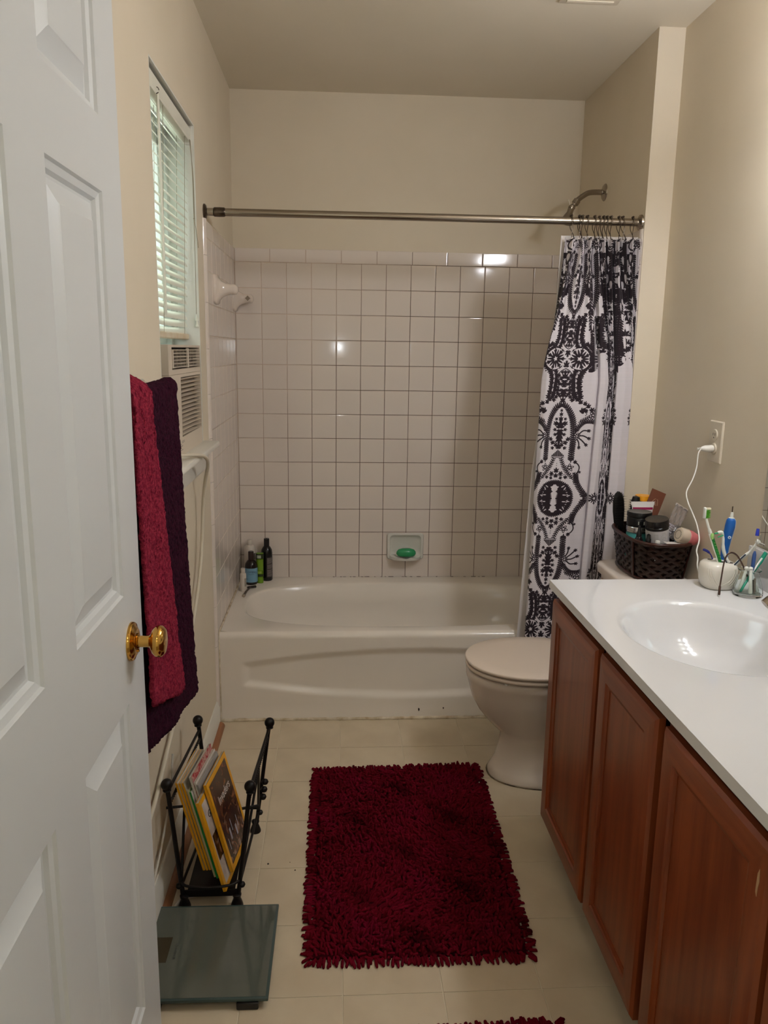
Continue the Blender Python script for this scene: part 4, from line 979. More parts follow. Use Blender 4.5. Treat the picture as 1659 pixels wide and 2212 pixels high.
g = G(); pts = []; ds = []
for i in range(13):
    for j in range(5): pts.append(tuple(Mh @ Vector(((j-2)*.007, -.006, .015+i*.0088)))); ds.append((.35+(j-2)*.12, -.9, .08+.1*(i-6)/6))
bristle_set(g, pts, ds, .020, .0009); obj('bristles', g, black_pl, hb, 0, 'stuff')
rb = thing('round_hairbrush', 'black round hairbrush bristling beside the paddle brush in the basket', 'hairbrush', (1.458, -1.002, .72), GRP)
Mb = Matrix.Translation((1.472, -.996, .80)) @ Matrix.Rotation(math.radians(4), 4, 'Y')
obj('barrel', G().lathe([(0, -.08), (.008, -.08), (.009, .01), (.014, .03), (.015, .11), (.012, .124), (0, .128)], 20, Mb), black_pl, rb)
g = G(); pts = []; ds = []
for i in range(11):
    for j in range(14):
        a = 2*PI*(j+.5*(i % 2))/14; pts.append(tuple(Mb @ Vector((.014*math.cos(a), .014*math.sin(a), .035+i*.0075)))); ds.append((math.cos(a), math.sin(a), .1))
bristle_set(g, pts, ds, .011, .0009); obj('bristles', g, black_pl, rb, 0, 'stuff')

# ================================================================== SINK-TOP THINGS
HX, HY = 1.471, -1.630
ho = thing('toothbrush_holder', 'white ceramic toothbrush holder with swirl ridges on the vanity top', 'holder', (HX, HY, CZ))
def hs(r, z, e=2.5, n=40): return [(HX+r*math.copysign(abs(math.cos(2*PI*k/n))**(2/e), math.cos(2*PI*k/n)), HY+r*math.copysign(abs(math.sin(2*PI*k/n))**(2/e), math.sin(2*PI*k/n)), CZ+z) for k in range(n)]
hp = [(.036, .0004), (.039, .003), (.0438, .020), (.0455, .040), (.0450, .054), (.042, .064), (.0345, .0705), (.022, .0722), (.0, .0722)]
obj('pot', G().loft([hs(max(r, .0005), z, 3.0) for r, z in hp], True, True), M('holder_china', (232, 226, 214), .15), ho, 60)
for dx, dy_, r in ((.000, -.014, .008), (.021, -.021, .0075), (.023, .013, .0095), (-.018, .014, .0065)):
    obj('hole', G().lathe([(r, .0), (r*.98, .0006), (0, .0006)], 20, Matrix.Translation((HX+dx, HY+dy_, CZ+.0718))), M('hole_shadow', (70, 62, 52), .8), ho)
for sg, n_ in ((-1, 3), (1, 3)):
    for k in range(n_):
        pts = []
        for q in range(9):
            z = .058-.045*q/8; ang = -PI/2-.55*sg*0+sg*(.95-.18*k-.55*(q/8)**1.6)-.15
            r = float(np.interp(z, [.0004, .003, .020, .040, .054, .064], [.036, .039, .0438, .0455, .0450, .042]))
            c, s_ = math.cos(ang), math.sin(ang)
            pts.append((HX+(r)*math.copysign(abs(c)**(2/3), c), HY+(r)*math.copysign(abs(s_)**(2/3), s_), CZ+z))
        obj('swirl_ridge', G().tube(pts, .0013, 6), MATS['holder_china'], ho, 60)
def V3(*a): return Vector(a)
# green and white toothbrush
gb = thing('green_toothbrush', 'green and white toothbrush with bright green bristles in the holder', 'toothbrush', (1.467, -1.640, .86))
grn = M('grip_green', (24, 128, 46), .35); lgr = M('light_green', (160, 206, 120), .35); whb = M('brush_white', (228, 228, 220), .3)
pth = spline([(1.470, -1.645, .835), (1.466, -1.643, .868), (1.453, -1.638, .905), (1.441, -1.634, .938), (1.434, -1.632, .955), (1.424, -1.630, .985), (1.420, -1.630, 1.006)], 5)
n_ = len(pth)
obj('grip', G().tube(pth[:16], [.0056]*5+[.0062]*6+[.0058]*5, 12, flat=.8), grn, gb, 60)
obj('neck', G().tube(pth[15:], [.005]+[.0045]*4+[.0032]*6+[.0036]*(n_-15-11), 10), whb, gb, 60)
obj('grip_edge', G().tube([(p[0]-.005, p[1]-.001, p[2]-.001) for p in pth[1:17]], .0020, 8), whb, gb, 60)
obj('thumb_pad', G().lathe([(0, -.004), (.0045, -.002), (.0045, .001), (0, .003)], 16, align((1.4415, -1.640, .936), (.2, -1, .1)) @ Matrix.Diagonal((1.0, 1.9, 1, 1))), lgr, gb, 60)
for k in range(7):
    t_ = .875+.0072*k; i_ = min(range(n_), key=lambda q: abs(pth[q][2]-t_)); p = pth[i_]
    obj('grip_rib', G().tube([(p[0]-.001, p[1]-.0055, p[2]+.0), (p[0]+.003, p[1]-.0052, p[2]-.0012), (p[0]+.006, p[1]-.003, p[2]-.002)], .0008, 6), lgr, gb, 60)
obj('head', G().box(1.4165, 1.4225, -1.6345, -1.6245, .982, 1.012, .002, 2), whb, gb, 60)
g = G(); pts = []; ds = []
for i in range(8):
    for j in range(5):
        for q in range(3): pts.append((1.4225, -1.634+.0022*j, .984+.0026*i+.0008*q)); ds.append((1, 0, .15*random.uniform(-1, 1)))
bristle_set(g, pts, ds, .0125, .0011); obj('bristles', g, M('bristle_green', (96, 176, 52), .5), gb, 0, 'stuff')
obj('tip_bristles', G().box(1.4225, 1.4345, -1.633, -1.626, 1.0055, 1.0105, .0006), M('bristle_ivory', (232, 222, 190), .5), gb, 0)
# electric toothbrush handle
eb = thing('electric_toothbrush', 'blue electric toothbrush handle without its head in the holder', 'toothbrush', (1.497, -1.618, .86))
eblue = M('handle_blue', (22, 92, 172), .35)
eax = spline([(1.494, -1.616, .815), (1.4925, -1.616, .850), (1.491, -1.616, .890), (1.494, -1.616, .925), (1.499, -1.616, .958), (1.5005, -1.616, .980)], 6)
rr_ = list(np.interp(np.linspace(0, 1, len(eax)), [0, .15, .4, .6, .8, .93, 1], [.0085, .0090, .0098, .0115, .0132, .0118, .0072]))
obj('handle_back', G().tube([(p[0]+.0030, p[1]+.004, p[2]-.001) for p in eax], [r*1.02 for r in rr_], 20), M('handle_white', (206, 220, 230), .3), eb, 60)
obj('handle_front', G().tube(eax, rr_, 20), eblue, eb, 60)
obj('power_button', G().lathe([(.0042, 0), (.0042, .0010), (.0034, .0014), (.0030, .0008), (0, .0008)], 20, align((1.4945, -1.6275, .930), (-.1, -1, .05))), M('button_white', (206, 216, 226), .35), eb)
obj('button_dot', G().lathe([(.0018, 0), (.0016, .0012), (0, .0013)], 14, align((1.4945, -1.6281, .930), (-.1, -1, .05))), eblue, eb)
obj('drive_collar', G().lathe([(.0072, 0), (.0070, .0025), (.0044, .003), (.0040, .012), (.0034, .0175), (0, .018)], 18, Matrix.Translation((1.5007, -1.616, .979))), whb, eb)
obj('drive_shaft', G().lathe([(.0014, 0), (.0014, .016), (0, .0165)], 10, Matrix.Translation((1.5009, -1.616, .996))), steel_dk, eb)
# white brushes
p_ = [(1.492, -1.650, .840), (1.489, -1.650, .862), (1.478, -1.648, .884), (1.471, -1.646, .905), (1.469, -1.645, .930), (1.466, -1.645, .943)]
wb = thing('interdental_brush', 'white pick with a green tipped bent head leaning left in the holder', 'toothbrush', (1.489, -1.65, .86))
obj('handle', G().tube(spline(p_, 5), [.0032]*4+[.0042]*8+[.0046]*5+[.0036]*5+[.0030]*4, 10), whb, wb, 60)
obj('edge_strip', G().tube([(1.4855, -1.6525, .862), (1.478, -1.6525, .872), (1.471, -1.651, .884)], .0014, 6), M('dark_blue_grip', (34, 50, 70), .4), wb)
obj('elbow', G().tube(spline([(1.466, -1.645, .940), (1.463, -1.646, .948), (1.456, -1.647, .949), (1.452, -1.647, .947)], 4), .0040, 10), whb, wb, 60)
obj('upper_jaw', G().tube([(1.4535, -1.648, .947), (1.442, -1.649, .9455)], .0022, 8), M('jaw_green', (40, 150, 96), .4), wb)
obj('lower_jaw', G().tube([(1.466, -1.649, .941), (1.4515, -1.650, .936)], .0018, 8), MATS['jaw_green'], wb)
p_ = [(1.492, -1.656, .845), (1.502, -1.657, .862), (1.518, -1.658, .880), (1.535, -1.660, .898), (1.547, -1.661, .915), (1.553, -1.662, .926)]
wr = thing('interspace_brush', 'white single tuft brush with a navy grip leaning right in the holder', 'toothbrush', (1.5, -1.656, .86))
obj('handle', G().tube(spline(p_, 5), [.0040]*6+[.0044]*6+[.0042]*3+[.0028]*11, 10), whb, wr, 60)
obj('grip_strip', G().tube([(1.4955, -1.6605, .860), (1.510, -1.6625, .878), (1.524, -1.664, .893)], .0018, 6), MATS['dark_blue_grip'], wr)
obj('head', G().box(-.0045, .0045, -.004, .004, -.005, .005, .0012, 2, align((1.5545, -1.662, .927), (.6, 0, .75))), whb, wr)
obj('tuft', G().tube([(1.556, -1.6625, .926), (1.5735, -1.664, .919)], [.0013, .0009], 6), whb, wr)
sb = tag(obj('small_brush', G().tube(spline([(1.462, -1.616, .862), (1.456, -1.613, .878), (1.446, -1.611, .888), (1.434, -1.610, .893)], 5), [.0018]*8+[.0036]*7+[.002], 8), M('clear_blue', (48, 52, 140), .25), None, 60), 'small blue travel brush poking out behind the green toothbrush', 'toothbrush')
# glass jar and contents
JX, JY = 1.517, -1.706
gj = thing('glass_jar', 'small clear glass jar of dental picks beside the toothbrush holder', 'jar', (JX, JY, CZ))
obj('glass', G().lathe([(0, .0004), (.034, .0004), (.0365, .003), (.037, .009), (.034, .026), (.027, .048), (.0235, .058), (.0245, .064), (.0285, .068), (.0275, .0695), (.0235, .066), (.0222, .058), (.0256, .048), (.0325, .026), (.0352, .010), (.033, .006), (0, .006)], 40, Matrix.Translation((JX, JY, CZ))), clear_gl, gj, 60)
pick = thing('tuft_pen', 'blue capped clear handled pick standing in the glass jar', 'pick', (JX+.010, JY+.012, CZ+.01))
a0, a1 = V3(JX+.008, JY+.006, CZ+.010), V3(1.541, -1.680, .966)
def along(t): return tuple(a0+(a1-a0)*t)
obj('handle', G().tube([along(t) for t in (0, .25, .5, .58, .64)], [.0036, .004, .0052, .0048, .0022], 10), M('pick_blue', (52, 82, 140), .2), pick, 60)
obj('stem', G().tube([along(.63), along(.9)], .0012, 8), M('pick_stem', (190, 186, 176), .3), pick, 60)
obj('cap', G().tube([along(.885), along(.89), along(.985), along(1.0)], [.0046, .0048, .0040, .0034], 14), M('cap_blue', (46, 62, 178), .3), pick, 40)
tk = thing('teal_toothbrush', 'teal handled brush leaning right out of the glass jar', 'toothbrush', (JX, JY, CZ+.01))
tl = M('teal_handle', (20, 140, 112), .3)
obj('handle', G().tube(spline([(1.492, -1.716, CZ+.012), (1.508, -1.706, CZ+.03), (1.527, -1.695, CZ+.050), (1.541, -1.688, CZ+.065), (1.554, -1.682, CZ+.079), (1.564, -1.677, CZ+.092), (1.573, -1.674, CZ+.105)], 5), [.003]*8+[.0045]*12+[.0055]*11, 10), tl, tk, 60)
obj('back_strip', G().tube(spline([(1.530, -1.697, CZ+.059), (1.545, -1.688, CZ+.075), (1.560, -1.681, CZ+.092)], 5), .0025, 8), whb, tk, 60)
for i, (b0, b1, lab, m_) in enumerate((((1.512, -1.729, CZ+.010), (1.519, -1.706, CZ+.070), 'white plastic pick in the middle of the glass jar', whb), ((1.538, -1.716, CZ+.010), (1.526, -1.696, CZ+.060), 'frosted white pick at the right inside the glass jar', M('frosted_pick', (204, 210, 206), .35)), ((1.499, -1.700, CZ+.012), (1.512, -1.698, CZ+.069), 'white round tipped pick at the left inside the glass jar', whb))):
    t = thing('plastic_pick', lab, 'pick', b0)
    b0, b1 = Vector(b0), Vector(b1); f_ = lambda q: tuple(b0+(b1-b0)*q)
    obj('handle', G().tube([f_(0), f_(.05), f_(.5), f_(.92), f_(1)], [.004, .0055, .0042, .0040, .0036], 12), m_, t, 60)
    obj('tip', G().lathe([(0, -.006), (.005, -.003), (.006, 0), (.005, .004), (0, .006)], 14, align(f_(1.0), b1-b0)), m_, t, 60)
t = thing('metal_clipper', 'small steel nail clipper standing inside the glass jar', 'clipper', (1.526, -1.722, CZ+.008))
obj('body', G().box(-.0035, .0035, -.001, .001, 0, .036, .0008, 1, align((1.526, -1.7215, CZ+.008), (0, .22, 1))), nickel, t)
obj('lever', G().box(-.003, .003, -.0028, -.0016, .004, .040, .0006, 1, align((1.526, -1.7215, CZ+.008), (.04, .22, 1))), nickel, t)
ts = thing('tongue_scraper', 'bent brown wire tongue scraper hooked from the glass jar to the vanity top', 'tongue scraper', (1.430, -1.722, CZ))
cop = M('dark_copper', (86, 66, 58), .35, .7)
wire = spline([(1.524, -1.690, .835), (1.516, -1.688, .852), (1.506, -1.686, .872), (1.494, -1.684, .891), (1.484, -1.684, .900), (1.474, -1.684, .903), (1.464, -1.686, .899), (1.457, -1.689, .888), (1.452, -1.693, .872), (1.446, -1.701, .848), (1.439, -1.711, .820)], 5)
obj('scraper_loop', G().tube(wire, .0016, 8, flat=1.4), cop, ts, 60)
obj('grip', G().tube([(1.4395, -1.7105, .822), (1.439, -1.711, .820), (1.4355, -1.7175, .801), (1.435, -1.718, .799)], [.0018, .0030, .0032, .0026], 12), cop, ts, 50)

# ================================================================== TOWEL BAR AND TOWELS
BXW, BZW = .068, 1.312
tbar = thing('towel_bar', 'chrome towel bar on the left wall, mostly hidden under the towels', 'towel bar', (0, -2.0, BZW))
obj('bar', G().tube([(BXW, -2.252, BZW), (BXW, -1.78, BZW)], .008, 14), chrome, tbar, 60)
for y in (-1.778, -2.250):
    po = obj('post', G().loft([[(x, y+w*a, BZW+dz+w*b) for a, b in ((-1, -1), (1, -1), (1, 1), (-1, 1))] for x, w, dz in ((.0, .021, 0), (.006, .021, 0), (.012, .0165, -.0005), (.026, .0125, -.002), (.048, .0115, -.002), (BXW+.010, .0115, -.001), (BXW+.012, .008, -.001))]), chrome, tbar, 25)
def towel(name, label, mat, yf_top, yf_bot, yn_top, yn_bot, zf, zn, xo, bunch, seed, back_z, band_z=None):
    r0 = np.random.default_rng(seed); nv, nw = 150, 70
    W_ = np.linspace(0, 1, nw)          # 0 = far edge, 1 = near edge
    rows = []
    rad = xo
    for i in range(nv):
        q = i/(nv-1)
        row = []
        for j in range(nw):
            w = W_[j]
            zb = zf+(zn-zf)*w**1.15; Lf = BZW-zb; Lb = BZW-back_z; tot = Lf+PI*rad+Lb; d_ = q*tot
            if d_ < Lf:
                f = 1-d_/Lf                # 1 at hem, 0 at bar
                yf = yf_top+(yf_bot-yf_top)*f**1.1; yn = yn_top+(yn_bot-yn_top)*f
                y = yf+(yn-yf)*w; z = zb+d_
                fold = bunch*(math.sin(w*9+seed)+.6*math.sin(w*17+1.3*seed+f*1.5))*(.5+.5*f)
                x = BXW+rad+.010*f+fold
                if w < .10: x -= .016*(1-w/.10)**2*(.4+.6*f)     # the far edge rolls back to the wall
                if band_z and abs(z-band_z) < .016: x -= .0022
            elif d_ < Lf+PI*rad:
                a = (d_-Lf)/rad; y = yf_top+(yn_top-yf_top)*w
                x = BXW+rad*math.cos(a); z = BZW+rad*math.sin(a)*(1.0+.15*math.sin(w*7+seed))
            else:
                f = (d_-Lf-PI*rad)/Lb; y = yf_top+(yn_top-yf_top)*w; z = BZW-f*Lb; x = BXW-rad+.004*math.sin(w*11+seed)*f
            n_ = .0011
            row.append((x+r0.normal(0, n_), y+r0.normal(0, n_*.8), z+r0.normal(0, n_)))
        rows.append(row)
    o = tag(obj(name, G().grid(rows), mat, None, 70), label, 'towel')
    md = o.modifiers.new('thickness', 'SOLIDIFY'); md.thickness = .008; md.offset = 0
    # loose loops of pile on the surface
    g = G(); pos = []; A_ = np.asarray(rows)
    for _ in range(13000):
        i = r0.integers(1, nv-1); j = r0.integers(0, nw)
        if r0.random() < .22: j = 0 if r0.random() < .7 else nw-1
        p = Vector(A_[i, j]); tx = Vector(A_[i, min(j+1, nw-1)]-A_[i, max(j-1, 0)]); tz = Vector(A_[min(i+1, nv-1), j]-A_[i-1, j])
        nrm = tz.cross(tx)
        if nrm.length < 1e-9: continue
        nrm.normalize()
        if nrm.x < 0 and p.x > BXW: nrm = -nrm
        d_ = (nrm+Vector(r0.normal(0, .55, 3))+(Vector((0, .9, 0)) if j == 0 else Vector((0, 0, 0)))).normalized()
        a = d_.orthogonal().normalized(); b = d_.cross(a); r = .0010; L_ = r0.uniform(.0025, .0050)
        g.add([tuple(p+a*r), tuple(p-a*r*.5+b*r*.87), tuple(p-a*r*.5-b*r*.87), tuple(p+d_*L_)], [(0, 1, 3), (1, 2, 3), (2, 0, 3)])
    pl_ = obj('terry_pile', g, mat, o, 0, 'stuff')
    return o
towel('bath_towel', 'dark plum bath towel hanging on the bar under the red towel', purple, -1.790, -1.682, -2.262, -2.262, .548, .665, .020, .0028, 2, .80, .66)
towel('hand_towel', 'brick red towel hung over the plum towel, half hidden by the door', red_t, -2.125, -1.945, -2.263, -2.263, .665, .765, .038, .0034, 5, .95, .80)
obj('hem_loop', G().tube(spline([(.088, -2.225, .672), (.088, -2.226, .658), (.089, -2.220, .645), (.089, -2.214, .652)], 4), .0025, 6), purple, bpy.data.objects['bath_towel'], 60)

# ================================================================== MAGAZINE RACK
rk = thing('magazine_rack', 'black iron magazine rack with ball finials by the left wall', 'magazine rack', (.14, -1.65, 0))
posts = {'a': ((.064, -1.812), (.032, -1.812, .346)), 'b': ((.197, -1.812), (.236, -1.812, .337)), 'c': ((.086, -1.490), (.054, -1.490, .358)), 'd': ((.212, -1.490), (.258, -1.490, .348))}
def pt(k, z):
    f, b = posts[k]; t = z/b[2]; return (f[0]+(b[0]-f[0])*t, f[1]+(b[1]-f[1])*t, z)
for k, (f, b) in posts.items():
    p_ = obj('post', G().tube([pt(k, .03), pt(k, b[2]-.012)], .0058, 10), black_iron, rk, 60)
    obj('ball', G().lathe([(0, -.0145)]+[(.0145*math.cos(a), .0145*math.sin(a)) for a in np.linspace(-1.3, 1.3, 11)]+[(0, .0145)], 20, Matrix.Translation(b)), black_iron, p_, 60)
    obj('collar', G().lathe([(.006, -.018), (.0105, -.0165), (.0085, -.013), (.0105, -.0125), (.006, -.011)], 16, Matrix.Translation(b)), black_iron, p_, 60)
    obj('foot', G().lathe([(.0155, 0), (.016, .004), (.013, .014), (.0085, .026), (.011, .030), (.0115, .035), (.006, .038)], 18, Matrix.Translation((f[0], f[1], 0))), black_iron, p_, 60)
    obj('joint_bead', G().lathe([(0, -.008), (.007, -.005), (.009, 0), (.007, .005), (0, .008)], 12, Matrix.Translation(Vector(pt(k, .062))+Vector((-.006 if k in 'ac' else .006, 0, 0)))), black_iron, p_, 60)
obj('tray', G().prism([(.072, .0445), (.192, .0445), (.192, .0475), (.072, .0475)], 1, -1.806, -1.496), black_iron, rk, 0)
obj('tray_lip', G().box(.064, .198, -1.8135, -1.8105, .030, .050, .0008), black_iron, rk)
obj('end_bar', G().tube(spline([pt('a', .076), (.075, -1.832, .076), (.13, -1.840, .076), (.185, -1.832, .076), pt('b', .076)], 6), .0035, 8), black_iron, rk, 60)
obj('end_bar', G().tube([pt('c', .076), pt('d', .076)], .0035, 8), black_iron, rk, 60)
obj('end_stub', G().tube([tuple(Vector(pt('a', .282))+Vector((-.010, 0, 0))), tuple(Vector(pt('a', .282))+Vector((.030, .006, 0)))], .0034, 8), black_iron, rk, 60)
obj('end_stub', G().tube([tuple(Vector(pt('b', .276))+Vector((.026, .012, 0))), tuple(Vector(pt('b', .276))+Vector((-.014, .0, 0)))], .0036, 8), black_iron, rk, 60)
def twisted(a, b, r=.0034):
    g = G(); a, b = Vector(a), Vector(b); d = b-a; n = 90; x = d.orthogonal().normalized(); y = d.normalized().cross(x)
    for ph in (0, PI):
        g.tube([tuple(a+d*(k/n)+(x*math.cos(ph+k*1.1)+y*math.sin(ph+k*1.1))*r*.55) for k in range(n+1)], r*.75, 6)
    return g
for (p, q) in (('a', 'c'), ('b', 'd')):
    obj('top_rail', G().tube([pt(p, .326), pt(q, .328)], .0040, 8), black_iron, rk, 60)
    obj('twisted_rail', twisted(pt(p, .292), pt(q, .304)), black_iron, rk, 60)
    obj('low_rail', G().tube([pt(p, .064), pt(q, .064)], .0038, 8), black_iron, rk, 60)
    m1 = Vector(pt(p, .292)).lerp(Vector(pt(q, .304)), .5)
    for e, zz_ in ((p, .068), (q, .068)): obj('brace', G().tube([pt(e, zz_), tuple(m1)], .0036, 8), black_iron, rk, 60)
    sgx = 1 if p == 'b' else -1
    c = Vector(pt(q, .20))+Vector((.008*sgx, -.03, 0))
    for k in range(3): obj('scroll_bead', G().lathe([(0, -.010), (.008, -.006), (.0105, 0), (.008, .006), (0, .010)], 14, Matrix.Translation(Vector(pt(q, .12+.024*k))+Vector((.009*sgx, -.012, 0)))), black_iron, rk, 60)
# magazines
Ld = Vector((-.257, 0, .967)).normalized(); Dd = Vector((.12, .993, 0)).normalized(); Nd = Dd.cross(Ld).normalized(); Ld = Nd.cross(Dd).normalized()
MG = 'magazines in the black rack'
def picture_mat(name, cols, scale):
    m = bpy.data.materials.new(name); m.use_nodes = True; N = m.node_tree.nodes; L = m.node_tree.links
    t = N.new('ShaderNodeTexCoord'); nz = N.new('ShaderNodeTexNoise'); nz.inputs['Scale'].default_value = scale; nz.inputs['Detail'].default_value = 3; nz.inputs['Distortion'].default_value = 1.6
    r = N.new('ShaderNodeValToRGB'); r.color_ramp.elements[0].position = .3; r.color_ramp.elements[0].color = lin(cols[0])+(1,)
    r.color_ramp.elements[1].position = .72; r.color_ramp.elements[1].color = lin(cols[-1])+(1,)
    for i, c in enumerate(cols[1:-1]): e = r.color_ramp.elements.new(.3+.42*(i+1)/(len(cols)-1)); e.color = lin(c)+(1,)
    L.new(t.outputs['Object'], nz.inputs[0]); L.new(nz.outputs[0], r.inputs[0]); L.new(r.outputs[0], N['Principled BSDF'].inputs['Base Color']); N['Principled BSDF'].inputs['Roughness'].default_value = .25
    return m
pic_dark = picture_mat('cover_photo_dark', [(16, 13, 16), (30, 22, 22), (66, 36, 26), (120, 78, 52), (150, 130, 120)], 26)
pic_hair = picture_mat('cover_photo_brown', [(34, 22, 18), (56, 36, 26), (88, 52, 34), (150, 100, 66)], 30)
pic_white = picture_mat('cover_photo_white', [(200, 192, 186), (190, 180, 174), (170, 158, 152)], 18)
pic_red = picture_mat('cover_photo_red', [(150, 40, 52), (160, 60, 66), (196, 150, 140), (120, 36, 44)], 40)
grey_c = M('grey_cover', (150, 146, 144), .4); cream_c = M('cream_cover', (196, 182, 140), .4); white_c = M('white_cover', (206, 198, 190), .4)
def magazine(label, off, up, back, th, cov, spine, h=.252, w=.178, style=None, bend=0.):
    org = Vector((.184, -1.778, .0735))-Nd*off+Ld*up-Dd*back
    Mm = Matrix((Dd, Ld, Nd)).transposed().to_4x4(); Mm.translation = org      # local x: depth, y: up, z: towards the room
    t = thing('magazine', label, 'magazine', tuple(org), MG)
    def sheet(x0, x1, y0, y1, z): return [(x0, y0, z), (x1, y0, z), (x1, y1, z), (x0, y1, z)]
    obj('pages', G().box(.0015, w-.001, .0008, h-.0008, -th+.0006, -.0006, 0, 1, Mm), paper, t, 0)
    g = G(); g.loft([[(w, y, -.0004) for y in (0, h)]+[(w, y, .0) for y in (h, 0)], [(.0008, y, -.0004) for y in (0, h)]+[(0, y, .0) for y in (h, 0)]], mat=Mm)
    cvr = obj('cover', g, cov, t, 0)
    g = G(); g.box(0, .0009, 0, h, -th, 0, 0, 1, Mm); obj('spine', g, spine, t, 0)
    g = G(); g.box(.0005, w, 0, h, -th-.0004, -th, 0, 1, Mm); obj('back_cover', g, spine, t, 0)
    if style:
        b = .0135
        g = G()
        for (x0, x1, y0, y1) in ((0, w, 0, b), (0, w, h-b, h), (0, b, b, h-b), (w-b, w, b, h-b)): g.add(sheet(x0, x1, y0, y1, .0005), [(0, 1, 2, 3)], Mm)
        obj('yellow_border', g, yellow, cvr, 0)
        if style == 'hair':
            g = G(); g.add(sheet(b, w-b, h*.52, h-b, .0006), [(0, 1, 2, 3)], Mm); obj('hair_print', g, pic_hair, cvr, 0)
            text_obj('title', 'Invaders', .030, M('title_white', (196, 188, 184), .5), Mm @ Matrix.Translation((.094, .176, .0010)) @ Matrix.Rotation(.0, 4, 'Z') @ Matrix.Diagonal((1, 1.15, 1, 1)), cvr, .0002)
            g = G()
            for k in range(5): g.add(sheet(.03+.022*k, .034+.022*k+.006*(k % 2), .045+.014*(k % 3), .075+.016*(k % 3), .0007), [(0, 1, 2, 3)], Mm)
            obj('highlight_print', g, M('photo_grey', (150, 146, 158), .4), cvr, 30)
        else:
            text_obj('title', 'GEN', .026, M('title_black', (40, 36, 36), .5), Mm @ Matrix.Translation((.058, .196, .0010)), cvr, .0002)
            g = G(); g.add(sheet(b+.006, w*.8, h*.30, h*.58, .0006), [(0, 1, 2, 3)], Mm); obj('photo_print', g, pic_dark, cvr, 0)
    return t
magazine('yellow bordered magazine with a dark photo cover, frontmost in the rack', 0, 0, 0, .0075, pic_dark, yellow, style='hair')
magazine('yellow bordered magazine with a white cover, second from the front and lowest', .0115, -.019, .048, .0075, pic_white, yellow, style='geo')
magazine('grey covered magazine, thin, third from the front of the rack', .0205, .004, -.002, .005, grey_c, grey_c)
magazine('white spined magazine with cream pages, fourth from the front of the rack', .0265, .010, -.006, .005, white_c, white_c)
magazine('magazine with a red patterned cover, tallest in the rack', .0325, .018, -.004, .006, pic_red, white_c, .262)
magazine('magazine with a bright green spine in the rack', .0405, -.006, .006, .0045, white_c, green_c, .25)
magazine('thin cream spined magazine beside the green spined one', .0465, -.002, .004, .005, cream_c, cream_c, .25)
magazine('yellow spined magazine, third from the wall side of the rack', .053, .020, .004, .0055, paper, yellow)
magazine('yellow spined magazine, second from the wall side of the rack', .060, .022, .006, .0055, paper, yellow)
magazine('yellow spined magazine, nearest the wall in the rack', .067, .025, .008, .0060, white_c, yellow)

# ================================================================== BATHROOM SCALE
scl = thing('bathroom_scale', 'square grey glass bathroom scale on the floor in front of the rack', 'scale', (.155, -1.990, 0))
RS = Matrix.Translation((.155, -1.990, 0)) @ Matrix.Rotation(math.radians(-.5), 4, 'Z')
obj('glass_top', G().box(-.150, .150, -.150, .150, .0175, .0255, .002, 2, RS), scale_ed, scl)
obj('glass_face', G().box(-.1435, .1435, -.1435, .1435, .0255, .0259, 0, 1, RS), scale_gl, scl, 0)
obj('under_tray', G().box(-.12, .12, -.12, .12, .012, .0175, 0, 1, RS), black_pl, scl, 0)
obj('display', G().box(-.140, -.093, -.040, .040, .0258, .0263, 0, 1, RS), scale_lcd, scl, 0)
g = G()
for k in range(6): g.box(-.081, -.0755, -.030+.0085*k, -.0245+.0085*k, .0259, .0261, 0, 1, RS); 
obj('print', g, M('scale_print', (56, 60, 54), .3), scl, 0)
for sx_ in (-1, 1):
    for sy_ in (-1, 1): obj('foot', G().box(sx_*.105-.024, sx_*.105+.024, sy_*.128-.026, sy_*.128+.026, 0, .0175, .003, 2, RS), black_pl, scl)

